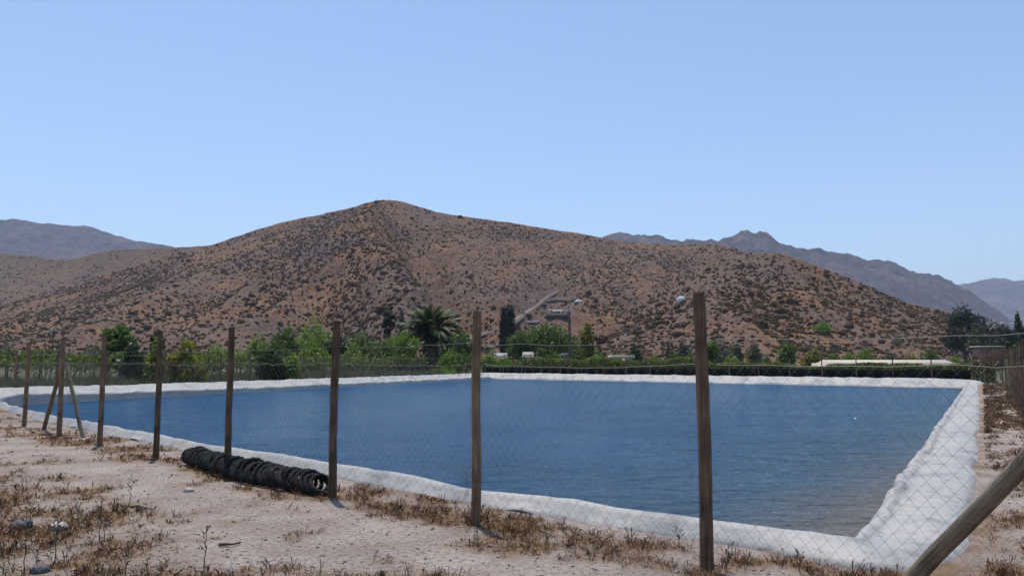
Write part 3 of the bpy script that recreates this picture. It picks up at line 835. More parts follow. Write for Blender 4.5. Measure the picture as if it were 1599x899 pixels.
def tree(name, label, cat, px, py_top, w_px, Y, mat, zb=None, n=1600, leaf=0.16, style="round", group=None, trunk=True, seed=None, depth=1.0, droop=0.0, crown_low=0.12, sink=0.0, shell=0.5):
    seed = seed if seed is not None else int(px * 7 + py_top)
    g_ = np.random.default_rng(seed)
    top = at(px, py_top, Y)
    z0 = float(base_ground(np.array(top[0]), np.array(Y))) if zb is None else zb
    H = top[2] - z0; W = w_px * Y / F_PX
    t = empty(name, (top[0], Y, z0)); tag(t, label, cat, group)
    lobes = []
    if style == "round":
        nl = 9
        lobes.append((0, 0, H * .55, W * .36, W * .36 * depth, H * .38))
        for k in range(nl):
            a_ = g_.random() * 6.28; rr_ = W * (.16 + .17 * g_.random())
            hz = H * (.28 + .5 * g_.random()); s_ = W * (.13 + .08 * g_.random())
            lobes.append((math.cos(a_) * rr_, math.sin(a_) * rr_ * depth, hz, s_ * 1.2, s_ * 1.2, min(s_, H * .24)))
        lobes.append((W * .05 * (g_.random() - .5), 0, H * .82, W * .2, W * .2, H * .17))
    elif style == "bush":
        for k in range(11):
            a_ = g_.random() * 6.28; rr_ = W * (.05 + .30 * g_.random())
            s_ = W * (.14 + .09 * g_.random()); hz = H * (.16 + .50 * g_.random() * (1 - rr_ / W))
            lobes.append((math.cos(a_) * rr_, math.sin(a_) * rr_ * depth, hz, s_ * 1.15, s_ * 1.15, max(H * .2, min(s_, H * .3))))
        lobes.append((0, 0, H * .66, W * .22, W * .22, H * .33)); lobes.append((0, 0, H * .35, W * .42, W * .4 * depth, H * .35))
    elif style == "column":
        for k in range(9):
            f_ = k / 8
            ww = W * .5 * (0.35 + 0.65 * math.sin(math.pi * (0.18 + 0.72 * (1 - f_) * .9)))
            lobes.append((W * .06 * (g_.random() - .5), W * .06 * (g_.random() - .5), H * (.14 + .76 * f_), ww, ww, H * .1))
    elif style == "cone":
        for k in range(9):
            f_ = k / 8; ww = W * .5 * (1.02 - f_) ** 0.8 + .05
            lobes.append((0, 0, H * (.12 + .82 * f_), ww, ww, H * .075))
    elif style == "open":
        for k in range(13):
            a_ = g_.random() * 6.28; rr_ = W * (.1 + .32 * g_.random()); hz = H * (.32 + .58 * g_.random())
            s_ = W * (.07 + .07 * g_.random())
            lobes.append((math.cos(a_) * rr_ * (1.15 - hz / H * .6), math.sin(a_) * rr_ * depth, hz, s_ * 1.3, s_ * 1.3, s_ * .95))
    P = lobe_pts(lobes, n, g_, shell)
    P = P[P[:, 2] > H * 0.02 - sink]
    V, q = leaf_quads(P, leaf, g_, droop)
    mk("crown", V, q, mat, t)
    if trunk:
        b = MB(); hh = H * (.72 if style in ("round", "open", "column", "cone") else .45)
        r0 = max(.05, H * .022)
        b.tube([(0, 0, -.1), (H * .01, 0, hh * .4), (-H * .01, H * .01, hh * .75), (0, 0, hh)], [r0 * 1.2, r0, r0 * .7, r0 * .3], 7)
        for l in lobes[1:8]:
            c = np.array(l[:3]); s0 = np.array([0, 0, c[2] * .45])
            b.tube([s0, s0 * .5 + c * .5 + np.array([0, 0, .06 * H]), c], [r0 * .5, r0 * .32, r0 * .12], 5)
        b.build("trunk", M_BARK, t, smooth=True)
    return t
LM = {
    "green": leaf_mat("leaf_mid_green", (0.026, 0.055, 0.014), (0.125, 0.185, 0.042)),
    "lime": leaf_mat("leaf_bright_green", (0.055, 0.10, 0.018), (0.21, 0.29, 0.055)),
    "yellow": leaf_mat("leaf_yellow_green", (0.03, 0.05, 0.01), (0.28, 0.27, 0.045), scale=1.2),
    "dark": leaf_mat("leaf_dark_green", (0.010, 0.022, 0.009), (0.050, 0.080, 0.025)),
    "glossy": leaf_mat("leaf_glossy_dark", (0.012, 0.030, 0.012), (0.060, 0.095, 0.045), rough=0.3),
    "olive": leaf_mat("leaf_olive_grey", (0.035, 0.045, 0.022), (0.13, 0.135, 0.075)),
    "blue": leaf_mat("leaf_blue_grey_green", (0.014, 0.022, 0.016), (0.055, 0.070, 0.048)),
    "vine": leaf_mat("leaf_vine", (0.018, 0.034, 0.008), (0.17, 0.21, 0.04), scale=2.0),
    "brown": leaf_mat("twig_brown", (0.08, 0.06, 0.05), (0.17, 0.125, 0.10), trans=0.1),
    "palm": leaf_mat("palm_leaflet", (0.014, 0.028, 0.008), (0.085, 0.108, 0.034), scale=0.7, rough=0.6, trans=0.25),
}
T = tree
# --- left
T("far_bush", "dark olive bush at the left edge behind the vine rows", "bush", 12, 531, 60, 170, LM["olive"], n=900, leaf=.3, style="bush")
T("broadleaf_tree", "broad green tree rising behind the dark leafy shrub left of the pond", "tree", 190, 504, 66, 56, LM["green"], n=2600, leaf=.17)
T("leafy_shrub", "dark glossy shrub with pale highlights beside the yellow citrus bushes", "shrub", 208, 527, 44, 43, LM["glossy"], n=2200, leaf=.13, style="bush")
T("citrus_bush", "dark and yellow leaved bush next to the glossy shrub", "bush", 246, 525, 46, 43.5, LM["yellow"], n=2000, leaf=.12, style="bush")
T("citrus_bush", "yellow tipped citrus bush at the right end of the left bush group", "bush", 292, 523, 62, 44.5, LM["yellow"], n=2600, leaf=.12, style="bush", seed=5)
T("olive_tree", "small grey green tree top behind the citrus bushes", "tree", 247, 511, 28, 62, LM["olive"], n=900, leaf=.18)
T("far_bush", "low bright green bush between citrus bushes and light green bushes", "bush", 335, 532, 66, 110, LM["lime"], n=1300, leaf=.2, style="bush")
T("willow_bush", "light green rounded bush left of the tall feathery bush", "bush", 405, 517, 70, 100, LM["lime"], n=2200, leaf=.19, style="bush")
T("feathery_bush", "tall feathery olive green bush below the hill foot", "bush", 489, 488, 92, 112, LM["lime"], n=3200, leaf=.2, style="bush", seed=77)
T("broadleaf_tree", "dense mid green tree in front of the tall feathery bush", "tree", 452, 510, 60, 98, LM["green"], n=2000, leaf=.18)
T("far_bush", "bright lime bush in front of the tall feathery bush", "bush", 487, 520, 56, 90, LM["lime"], n=1700, leaf=.17, style="bush", seed=9)
T("citrus_bush", "dark round bush standing in the vineyard before the light green bushes", "bush", 424, 535, 62, 50, LM["dark"], n=2400, leaf=.12, style="bush", seed=3)
T("citrus_bush", "small pale green bush right of the dark round vineyard bush", "bush", 458, 544, 30, 50.5, LM["lime"], n=900, leaf=.11, style="bush")
T("broadleaf_tree", "deep green tree just right of the third large fence post", "tree", 568, 515, 70, 105, LM["green"], n=2400, leaf=.19, seed=15)
T("broadleaf_tree", "dark green tree partly behind the third large fence post", "tree", 530, 521, 58, 102, LM["dark"], n=1700, leaf=.19)
T("broadleaf_tree", "low green tree left of the palm bushes", "tree", 604, 527, 44, 100, LM["green"], n=1200, leaf=.18)
T("eucalyptus", "thin ragged dark eucalyptus standing left of the palm", "tree", 609, 470, 28, 128, LM["blue"], n=1500, leaf=.26, style="open", droop=.5)
T("bare_poplar", "bare brown poplar between the eucalyptus and the palm", "tree", 628, 478, 14, 130, LM["brown"], n=700, leaf=.22, style="column", shell=.1)
T("bare_poplar", "second bare brown poplar close behind the palm fronds", "tree", 645, 476, 12, 131, LM["brown"], n=600, leaf=.22, style="column", shell=.1)
T("broadleaf_tree", "bright green bushy tree against the left side of the palm", "tree", 632, 516, 56, 92, LM["lime"], n=2300, leaf=.17, seed=22)
T("garden_bush", "dark bush under the left fronds of the palm", "bush", 622, 533, 40, 84, LM["green"], n=1200, leaf=.15, style="bush")
T("garden_bush", "dark green bush right behind the palm trunk", "bush", 690, 525, 60, 108, LM["dark"], n=1600, leaf=.18, style="bush")
T("broadleaf_tree", "dull green tree between the palm and the fourth large fence post", "tree", 722, 516, 66, 112, LM["green"], n=2300, leaf=.19, seed=31)
T("garden_bush", "dark undergrowth bush at the foot of the palm", "bush", 655, 545, 80, 98, LM["dark"], n=1500, leaf=.16, style="bush", seed=8)
T("garden_bush", "green bush below the dull green tree right of the palm", "bush", 722, 545, 58, 90, LM["green"], n=1400, leaf=.14, style="bush")
T("garden_bush", "light green bush just right of the fourth large fence post", "bush", 768, 541, 44, 90, LM["lime"], n=1200, leaf=.14, style="bush")
T("garden_bush", "light bush in front of the grey roofed shed", "bush", 790, 552, 40, 87, LM["lime"], n=1200, leaf=.12, style="bush", seed=4)
T("garden_bush", "small green bush left of the tall walnut trees", "bush", 818, 553, 42, 87, LM["green"], n=1100, leaf=.12, style="bush")
T("far_bush", "rounded green bush in the gap right of the third large fence post", "bush", 552, 530, 58, 94, LM["lime"], n=1700, leaf=.17, style="bush", seed=91)
T("far_bush", "low mid green bush between the low green tree and the deep green tree", "bush", 588, 534, 50, 93, LM["green"], n=1400, leaf=.17, style="bush", seed=92)
T("far_bush", "green bush behind the dark round vineyard bush", "bush", 432, 527, 60, 92, LM["green"], n=1700, leaf=.17, style="bush", seed=93)
T("far_bush", "light green bush right of the fourth large fence post behind the garden bushes", "bush", 705, 540, 56, 90, LM["lime"], n=1500, leaf=.15, style="bush", seed=94)
T("far_bush", "bright green bush at the foot of the right side of the spreading tree", "bush", 868, 547, 60, 86, LM["green"], n=1700, leaf=.15, style="bush", seed=95)
T("far_bush", "loose green bush between the utility pole and the yellowish upright tree", "bush", 935, 549, 60, 86, LM["lime"], n=1600, leaf=.15, style="bush", seed=96)
# poplars and centre
T("poplar", "left and slightly lower of the two dark poplars below the dirt road", "tree", 787, 476, 17, 150, LM["blue"], n=1900, leaf=.26, style="column")
T("poplar", "right and taller of the two dark poplars below the dirt road", "tree", 797, 473, 20, 152, LM["blue"], n=2100, leaf=.26, style="column", seed=6)
T("broadleaf_tree", "large spreading green tree left of the utility pole", "tree", 852, 502, 96, 110, LM["green"], n=4600, leaf=.2, seed=41)
T("broadleaf_tree", "green tree merging with the left flank of the large spreading tree", "tree", 812, 515, 62, 110, LM["green"], n=2300, leaf=.19, seed=42)
T("broadleaf_tree", "green tree behind the foot of the utility pole", "tree", 893, 522, 58, 115, LM["green"], n=2000, leaf=.19, seed=43)
_p = hill_hit("main", 826, 498)
T("round_shrub", "small dark round tree beside the dirt road on the hill", "tree", 826, 489, 11, _p[1], LM["dark"], n=350, leaf=.35, zb=float(_p[2]) - .6)
T("pear_tree", "yellowish green upright tree right of the utility pole", "tree", 917, 503, 32, 98, LM["yellow"], n=1500, leaf=.17, seed=51)
T("dry_tree", "half bare brownish tree right of the yellowish upright tree", "tree", 938, 520, 34, 102, LM["brown"], n=900, leaf=.18, style="open")
T("garden_bush", "dark bush left of the fifth large fence post", "bush", 992, 536, 46, 96, LM["dark"], n=1300, leaf=.17, style="bush")
T("broadleaf_tree", "dark green tree just behind the right side of the fifth large fence post", "tree", 1113, 531, 38, 92, LM["green"], n=1600, leaf=.15, seed=52)
T("garden_bush", "small green bush left against the fifth large fence post", "bush", 1078, 546, 30, 90, LM["green"], n=800, leaf=.14, style="bush")
T("olive_tree", "grey green olive tree right of the fifth large fence post", "tree", 1150, 536, 34, 98, LM["olive"], n=1300, leaf=.15)
T("olive_tree", "grey green olive tree left of the dark round orange tree", "tree", 1178, 537, 32, 99, LM["olive"], n=1200, leaf=.15, seed=66)
T("orange_tree", "dense dark round orange tree behind the hedge", "tree", 1228, 534, 38, 88, LM["green"], n=1900, leaf=.14, style="round", seed=67)
T("citrus_bush", "yellow green bush right of the round orange tree", "bush", 1271, 539, 42, 92, LM["yellow"], n=1500, leaf=.15, style="bush", seed=68)
for k, (px, top_, w, mt, lab) in enumerate([
    (1326, 547, 44, "lime", "bright green fruit tree behind the left part of the cream shed roof"),
    (1352, 539, 46, "lime", "tallest bright green fruit tree behind the cream shed roof"),
    (1390, 544, 46, "olive", "dull green fruit tree behind the middle of the cream shed roof"),
    (1420, 549, 40, "yellow", "yellowish low fruit tree behind the cream shed roof"),
    (1453, 541, 48, "green", "dark green fruit tree behind the right part of the cream shed roof"),
    (1492, 556, 36, "lime", "low green fruit tree behind the right end of the cream shed roof")]):
    T("fruit_tree", lab, "tree", px, top_, w, 112, LM[mt], n=1500, leaf=.17, style="bush", seed=300 + k)
for k, (px, top_, w, mt, lab) in enumerate([
    (1020, 551, 50, "lime", "light green bush right of the dark bush behind the hedge"),
    (1052, 547, 44, "green", "rounded green bush left of the small green bush at the fifth post"),
    (1142, 553, 46, "lime", "low light green bush in front of the two olive trees"),
    (1196, 552, 40, "green", "low green bush left of the round orange tree"),
    (1300, 551, 40, "green", "green bush left of the long cream shed"),
    (962, 548, 40, "green", "green bush left of the dark bush and the small cream shed")]):
    T("hedge_bush", lab, "bush", px, top_, w, 84, LM[mt], n=1500, leaf=.14, style="bush", seed=700 + k)
# hillside and right
def hz_(h, px, py): return hill_hit(h, px, py)
p = hz_("right", 1284, 519)
T("hill_tree", "single green tree standing on the right hill above the thin wire", "tree", 1284, 499, 34, p[1], LM["lime"], zb=p[2] - .5, n=1100, leaf=.28, style="bush")
p = hz_("right", 1238, 514)
for k, (px, top_, w, lab) in enumerate([
    (1045, 525, 26, "dark scrub bush at the hill foot left of the fifth large fence post"),
    (1066, 528, 30, "dark wide scrub bush touching the fifth large fence post on its left"),
    (1125, 522, 34, "dark scrub bush high behind the right of the fifth large fence post"),
    (1143, 528, 26, "dark round scrub bush above the left olive tree"),
    (1176, 528, 36, "dark scrub bush above the right olive tree"),
    (1225, 522, 40, "dark brown scrub bush above the round orange tree"),
    (1262, 524, 44, "brownish scrub bush above the yellow green bush"),
    (1305, 526, 48, "brownish scrub bush below the lone hill tree"),
    (1345, 522, 44, "dark scrub bush on the terraces right of the lone hill tree"),
    (1400, 520, 34, "grey scrub bush on the middle of the right terraces"),
    (1482, 514, 38, "dark scrub bush below the big right eucalyptus")]):
    T("scrub_bush", lab, "bush", px, top_, w, 178 + 4 * k, LM["blue" if k % 2 else "brown"], zb=1.5, n=900, leaf=.24, style="bush", seed=400 + k, trunk=False)
T("eucalyptus", "big dark eucalyptus at the foot of the blue ridge", "tree", 1502, 472, 62, 170, LM["blue"], n=3200, leaf=.3, style="round", seed=81)
T("eucalyptus", "second dark eucalyptus just right of the big one", "tree", 1530, 487, 54, 175, LM["blue"], n=2200, leaf=.3, style="round", seed=82)
T("broadleaf_tree", "mid green tree in front of the right eucalyptus trees", "tree", 1527, 504, 44, 150, LM["olive"], n=2000, leaf=.26, seed=83)
T("eucalyptus", "dusky tree crown right of the hut antenna", "tree", 1553, 497, 34, 190, LM["brown"], n=1600, leaf=.3, seed=84)
T("cypress", "dark pointed conifer near the right edge", "tree", 1588, 481, 30, 165, LM["dark"], n=2600, leaf=.3, style="cone")
T("eucalyptus", "dark broad tree left of the pointed conifer", "tree", 1566, 504, 44, 160, LM["blue"], n=2200, leaf=.3, seed=85)
T("eucalyptus", "dark tree at the right edge behind the pointed conifer", "tree", 1612, 498, 44, 175, LM["blue"], n=2000, leaf=.3, seed=86)
T("garden_bush", "pale green bush behind the hut on posts", "bush", 1562, 535, 34, 110, LM["olive"], n=1000, leaf=.17, style="bush")
T("garden_bush", "dark bush between the hut and the right fence", "bush", 1590, 528, 60, 120, LM["dark"], n=1800, leaf=.2, style="bush")

# shrubs belts far behind the vineyard
for k, (px, top_, w, mt, lab) in enumerate([
    (70, 541, 110, "olive", "low pale green belt of brush behind the vine rows near the left edge"),
    (150, 537, 90, "olive", "low brush behind the vine rows left of the broad green tree"),
    (360, 541, 120, "lime", "long low brush behind the vine rows right of the citrus bushes")]):
    T("brush_belt", lab, "brush", px, top_, w, 150, LM[mt], n=1500, leaf=.3, style="bush", seed=500 + k, trunk=False)

# ------------------------------------------------------------------ palm
def make_palm():
    Y = 100.0
    b = at(673, 579, Y)
    t = empty("palm_tree", (b[0], Y, 0.1))
    tag(t, "large feathery date palm standing behind the far corner of the pond", "palm tree")
    ht = 4.3
    mb = MB()
    zs = np.linspace(0, ht, 26)
    rr = np.array([0.55 + 0.06 * (k % 2) for k in range(26)]); rr[-3:] += .12
    mb.tube([(0.04 * math.sin(z), 0.03 * z, z) for z in zs], rr, 14, jit=.12)
    mb.build("trunk", M_BARK, t, smooth=False)
    g_ = np.random.default_rng(3)
    N = 84
    for k in range(N):
        az = k * 2.399 + g_.random() * 1.2
        f_ = (k + .5) / N
        elev = math.radians(86 - 56 * f_ ** 1.0 + g_.normal(0, 10))
        L = 4.5 + 1.2 * g_.random() - (0.6 if f_ > .8 else 0)
        m_ = 15; s = np.linspace(0, 1, m_)
        bend = (1.5 + 0.6 * g_.random()) * (0.65 + 0.75 * f_)
        pts = [np.array([0, 0, ht - .1 + .35 * (1 - f_)])]
        e_ = elev
        hd = np.array([math.cos(az), math.sin(az), 0])
        for q_ in range(m_ - 1):
            pts.append(pts[-1] + (hd * math.cos(e_) + np.array([0, 0, math.sin(e_)])) * L / (m_ - 1))
            e_ -= bend / (m_ - 1) * (0.45 + 1.2 * s[q_])
        pts = np.array(pts)
        fb = MB()
        fb.tube(pts, np.linspace(.05, .012, m_), 4, cap=False)
        side = np.cross(hd, [0, 0, 1.0])
        lv = []; lf = []
        for q_ in np.linspace(1.2, m_ - 1.02, 54):
            i0 = int(q_); fr = q_ - i0
            p = pts[i0] * (1 - fr) + pts[min(i0 + 1, m_ - 1)] * fr
            d = pts[min(i0 + 1, m_ - 1)] - pts[i0]; d /= np.linalg.norm(d)
            up = np.cross(side, d)
            ll = .72 * math.sin(math.pi * (0.12 + 0.83 * q_ / m_)) + .1
            for sg in (-1, 1):
                dr_ = side * sg * .75 + d * .6 + up * .18 * sg * 0 - np.array([0, 0, .45]) + up * .12
                dr_ /= np.linalg.norm(dr_)
                tip = p + dr_ * ll + np.array([0, 0, -.08])
                wv = d * .05
                n0 = len(lv)
                lv += [p - wv, p + wv, (p + tip) / 2 + wv * 1.2 + [0, 0, .03], tip, (p + tip) / 2 - wv * 1.2 + [0, 0, .03]]
                lf.append([n0, n0 + 1, n0 + 2, n0 + 4]); lf.append([n0 + 4, n0 + 2, n0 + 3, n0 + 3])
        lf = np.array(lf)
        quads = lf[0::2]; tris = lf[1::2][:, :3]
        fb.add(np.array(lv), quads, tris)
        fb.build("frond", LM["palm"], t)
    # dead skirt
    P = lobe_pts([(0, 0, ht - .5, .9, .9, .7)], 350, g_, .3)
    V, q = leaf_quads(P, .3, g_, 1.0, .3)
    mk("dead_fronds", V, q, LM["brown"], t)
make_palm()

# ------------------------------------------------------------------ hedge behind the far bank
dirBC = (C0 - B0) / np.linalg.norm(C0 - B0); nBC = np.array([dirBC[1], -dirBC[0]])
nBC = -nBC if nBC[1] < 0 else nBC
LBC = np.linalg.norm(C0 - B0)
def bc(s, o): return B0 + dirBC * s + nBC * o
g_ = np.random.default_rng(77)
n = 30000
s_ = g_.random(n) * LBC - 1.0
h_top = 1.70 + .30 * fbm(s_ * .35, s_ * 0, 91, 3) + .15 * fbm(s_ * 1.6, s_ * 0, 95, 2)
h_top = h_top - 0.42 * sstep(24, 16, s_) + .15 * sstep(28, 40, s_)
zz_ = h_top * (1 - g_.random(n) ** 1.6)
oo_ = 5.2 + (g_.random(n) - .5) * 1.7 * (1 - .3 * (zz_ / h_top) ** 3)
PP = np.array([bc(a_, b_) for a_, b_ in zip(s_, oo_)])
HP = np.stack([PP[:, 0], PP[:, 1], zz_ + .12], 1)
V, q = leaf_quads(HP, .10, g_)
hed = mk("hedge", V, q, leaf_mat("leaf_hedge", (0.03, 0.05, 0.012), (0.19, 0.22, 0.05)))
tag(hed, "long clipped green hedge running behind the far bank of the pond", "hedge")

# ------------------------------------------------------------------ fences
def post_mesh(h, r, seed, lean=(0, 0)):
    g_ = np.random.default_rng(seed)
    mb = MB()
    zs = np.linspace(-0.25, h, 14)
    wob = 0.006
    pts = np.stack([np.cumsum(g_.normal(0, wob, 14)) * .5 + lean[0] * zs, np.cumsum(g_.normal(0, wob, 14)) * .5 + lean[1] * zs, zs], 1)
    pts[:, 0] -= pts[2, 0]; pts[:, 1] -= pts[2, 1]
    rr = r * (1.06 - .1 * (zs / h)) * (1 + g_.normal(0, .018, 14))
    mb.tube(pts, rr, 14, jit=.05, seed=seed)
    return mb
def sag_wire(mb, pts, r, sag=0.03, seed=0, n=14, wob=0.006, sides_=4):
    g_ = np.random.default_rng(seed)
    pts = [np.array(p, float) for p in pts]
    allp = []
    for a, b in zip(pts[:-1], pts[1:]):
        f_ = np.linspace(0, 1, n)[:-1]
        sg = sag * (0.4 + 1.2 * g_.random())
        P = a[None] * (1 - f_)[:, None] + b[None] * f_[:, None]
        P[:, 2] -= sg * 4 * f_ * (1 - f_)
        P[1:, 2] += g_.normal(0, wob, len(P) - 1)
        allp.append(P)
    allp.append(pts[-1][None])
    mb.tube(np.vstack(allp), r, sides_)
def chain_mesh(path, zt, zb, cell_w, cell_h, r, seed, off_n=0.06):
    """diamond wire netting along a polyline; interlocked zig-zag wires"""
    g_ = np.random.default_rng(seed)
    path = np.array(path, float)
    seg = np.linalg.norm(np.diff(path, axis=0), axis=1); arc = np.concatenate([[0], np.cumsum(seg)])
    tot = arc[-1]
    nc_ = int(tot / (cell_w)); nr_ = int((zt - zb) / (cell_h / 2))
    I, J = np.meshgrid(np.arange(nc_), np.arange(nr_ + 1), indexing='ij')
    verts = []; 
    s = I * cell_w + (J % 2) * cell_w + 0.0
    def place(s, z):
        s = np.clip(s, 0, tot)
        x = np.interp(s, arc, path[:, 0]); y = np.interp(s, arc, path[:, 1])
        k = np.clip(np.searchsorted(arc, s) - 1, 0, len(seg) - 1)
        d = (path[k + 1] - path[k]) / seg[k][..., None]
        # belly of the netting between posts
        ph = ((s - arc[k]) / seg[k])
        belly = 0.05 * np.sin(np.pi * ph) * (0.4 + 0.6 * vnoise(s * .5, z * 2, seed)) 
        nx, ny = -d[..., 1], d[..., 0]
        wob = 0.02 * (vnoise(s * 2.1, z * 2.1, seed + 3) - .5)
        return np.stack([x + nx * (belly + wob + off_n), y + ny * (belly + wob + off_n), z], -1)
    z0 = zt - J * (cell_h / 2)
    zw = z0 + 0.03 * (vnoise(s * .8, z0 * 1.5, seed + 9) - .5) * 2 * (J > 0)
    sw = s + 0.02 * (vnoise(s * 1.7, z0 * 1.7, seed + 11) - .5) * 2 + g_.normal(0, .003, s.shape)
    P = place(sw, zw)                    # wires: columns of zig-zag; each wire spans one full cell width
    # each wire goes left/right: x offset alternates 0 / cell_w*? -> use shared nodes so that diamonds close
    a = P[:, :-1]; b = P[:, 1:]
    A1 = a.reshape(-1, 3); B1 = b.reshape(-1, 3)
    # mirrored wire: node (i, j) odd rows shifted to the left neighbour
    sm = I * cell_w - (J % 2) * cell_w
    sm = sm + (sw - s)
    Pm = place(sm, zw)
    A2 = Pm[:, :-1].reshape(-1, 3); B2 = Pm[:, 1:].reshape(-1, 3)
    return np.vstack([A1]), np.vstack([B1]), A2, B2
def seg_prisms(A, B, r):
    """thin 3-sided prisms from A to B"""
    d = B - A; L = np.linalg.norm(d, axis=1); ok = L > 1e-4
    A, B, d = A[ok], B[ok], d[ok] / L[ok][:, None]
    up = np.tile([0.31, 0.17, 0.93], (len(A), 1))
    u = np.cross(d, up); u /= np.linalg.norm(u, axis=1)[:, None]; w = np.cross(d, u)
    V = []
    for P in (A, B):
        for k in range(3):
            th = k * 2.0944
            V.append(P + (u * math.cos(th) + w * math.sin(th)) * r)
    V = np.stack(V, 1)
    n = len(A); b0 = np.arange(n)[:, None] * 6
    q = np.concatenate([b0 + np.array([[0, 1, 4, 3]]), b0 + np.array([[1, 2, 5, 4]]), b0 + np.array([[2, 0, 3, 5]])], 0)
    return V.reshape(-1, 3), q
def netting(path, zt, zb, cw, ch, r, seed, parent, name="wire_mesh", mat=M_WIRE):
    """cw,ch: full width and height of one diamond"""
    path = np.array(path, float)
    seg = np.linalg.norm(np.diff(path, axis=0), axis=1); arc = np.concatenate([[0], np.cumsum(seg)]); tot = arc[-1]
    ncol = int(tot / cw) + 1; nrow = int(round((zt - zb) / (ch / 2)))
    g_ = np.random.default_rng(seed)
    # nodes: lattice where row j has nodes at (i + 0.5*(j%2)) * cw
    I, J = np.meshgrid(np.arange(ncol + 1), np.arange(nrow + 1), indexing='ij')
    s = (I + 0.5 * (J % 2)) * cw; z = zt - J * ch / 2
    lowz = (zt - z) / (zt - zb)
    s2 = s + 0.035 * (vnoise(s * .9, z * 1.1, seed) - .5) * 2 * lowz + g_.normal(0, .0025, s.shape)
    z2 = z + (0.035 * (vnoise(s * .7, z * .9 + 5, seed + 1) - .5) * 2 - 0.02 * np.abs(np.sin(s * 1.26))) * (0.3 + lowz)
    sc_ = np.clip(s2, 0, tot)
    k = np.clip(np.searchsorted(arc, sc_, side='right') - 1, 0, len(seg) - 1)
    d = (path[k + 1] - path[k]) / seg[k][..., None]
    ph = (sc_ - arc[k]) / seg[k]
    belly = 0.045 * np.sin(np.pi * ph) * (vnoise(s * .4, z, seed + 2)) + 0.058
    x = np.interp(sc_, arc, path[:, 0]) + d[..., 1] * -belly * SIDE
    y = np.interp(sc_, arc, path[:, 1]) + d[..., 0] * belly * SIDE
    N = np.stack([x, y, z2], -1)
    ok = s <= tot
    As, Bs = [], []
    for j in range(nrow):
        if j % 2 == 0:      # node (i) -> (i) of next (shifted right half) and (i-1)
            As += [N[:, j], N[1:, j]]; Bs += [N[:, j + 1], N[:-1, j + 1]]
        else:               # node at i+.5 -> i+1 and i
            As += [N[:, j], N[:-1, j]]; Bs += [N[:, j + 1], N[1:, j + 1]]
    A = np.vstack(As); B = np.vstack(Bs)
    V, q = seg_prisms(A, B, r)
    o = mk(name, V, q, mat, parent)
    return o
SIDE = 1
gz1 = lambda x, y: float(ground_z(np.array([x]), np.array([y]))[0])

# front fence
ff = empty("front_fence", (1.5, 5.87, 0)); tag(ff, "round wooden posts with sagging wires and diamond netting along the near bank", "fence")
IX = np.array([1.5, 5.87, 0.0])
def child(o, p, loc):
    o.parent = p; o.location = loc
front_posts = [CORNER] + FP
for k, (x, y) in enumerate(front_posts):
    pm2 = post_mesh(2.12 + random.uniform(-.02, .03), 0.047 + random.uniform(-.003, .004), 900 + k, (random.uniform(-.01, .01), random.uniform(-.01, .01)))
    o = pm2.build("post", M_POST, ff, smooth=True)
    o.location = (x - 1.5, y - 5.87, gz1(x, y))
def brace(p0, p1, r, mat, par, org, label=None, seed=0):
    mb = MB(); p0 = np.array(p0, float); p1 = np.array(p1, float)
    L = np.linalg.norm(p1 - p0)
    zs = np.linspace(0, L, 12); g_ = np.random.default_rng(seed)
    pts = np.stack([g_.normal(0, .003, 12), g_.normal(0, .003, 12), zs], 1)
    mb.tube(pts, r * (1.05 - .1 * zs / L), 12, jit=.06, seed=seed)
    o = mb.build("brace", mat, par, smooth=True)
    d = Vector(p1 - p0)
    o.rotation_mode = 'QUATERNION'; o.rotation_quaternion = d.to_track_quat('Z', 'Y')
    o.location = tuple(p0 - org)
    if label: o["label"] = label
    return o
b0 = on_z(1394, 935, -0.05)
brace(b0, at(1700, 618, 4.02), .054, M_PALE, ff, IX, "thick pale slanting brace at the lower right corner", 1)
lb = on_z(68, 668); p7 = np.array([-9.9, 16.4, 1.45])
brace(lb + [0, 0, -.08], p7 + [-.06, .02, .0], .045, M_POST, ff, IX, "brown brace leaning on the left corner post", 2)
lb = on_z(131, 682)
brace(lb + [0, 0, -.08], p7 + [.10, -.08, .14], .042, M_PALE, ff, IX, "pale brace leaning on the left corner post", 3)
lp3 = [(x, y) for x, y in front_posts]
wz = lambda z, dxy=.052: [(x - .035 - 1.5, y + .04 - 5.87, z + random.uniform(-.012, .012)) for x, y in lp3]
mb = MB(); sag_wire(mb, wz(1.80), .0026, .035, 1, wob=.005); mb.build("top_wire", M_WIRE, ff)
mb = MB(); sag_wire(mb, wz(1.585), .0030, .03, 2, wob=.005); mb.build("netting_wire", M_WIRE, ff)
SIDE = 1
path_loc = [(x - 1.5, y - 5.87) for x, y in lp3]
SIDE = -1
netting(path_loc, 1.585, 0.06, .105, .115, .0009, 5, ff)

# right fence
dirR = np.array([.54, .84]); dirR /= np.linalg.norm(dirR)
fr = empty("right_fence", (CORNER[0], CORNER[1], 0)); tag(fr, "closely seen row of wooden posts with netting running away along the right bank", "fence")
rp = [(CORNER[0], CORNER[1])]
EL0 = np.array([12.3, 17.8]); EL1 = np.array([34.9, 52.6])
nR = 26
for k in range(1, nR):
    f_ = k / (nR - 1)
    s = 2.4 * k
    c = np.array(CORNER)
    # straight from the corner through EL0 to EL1
    if s < 16.4: p = c + (EL0 - c) * s / 16.4
    else:
        p = EL0 + (EL1 - EL0) * (s - 16.4) / np.linalg.norm(EL1 - EL0)
    rp.append(tuple(p))
OR = np.array([CORNER[0], CORNER[1], 0])
for k, (x, y) in enumerate(rp[1:]):
    o = post_mesh(2.12 + random.uniform(-.05, .05), 0.05, 1000 + k, (random.uniform(-.02, .02), random.uniform(-.02, .02))).build("post", M_POST, fr, smooth=True)
    o.location = (x - OR[0], y - OR[1], gz1(x, y))
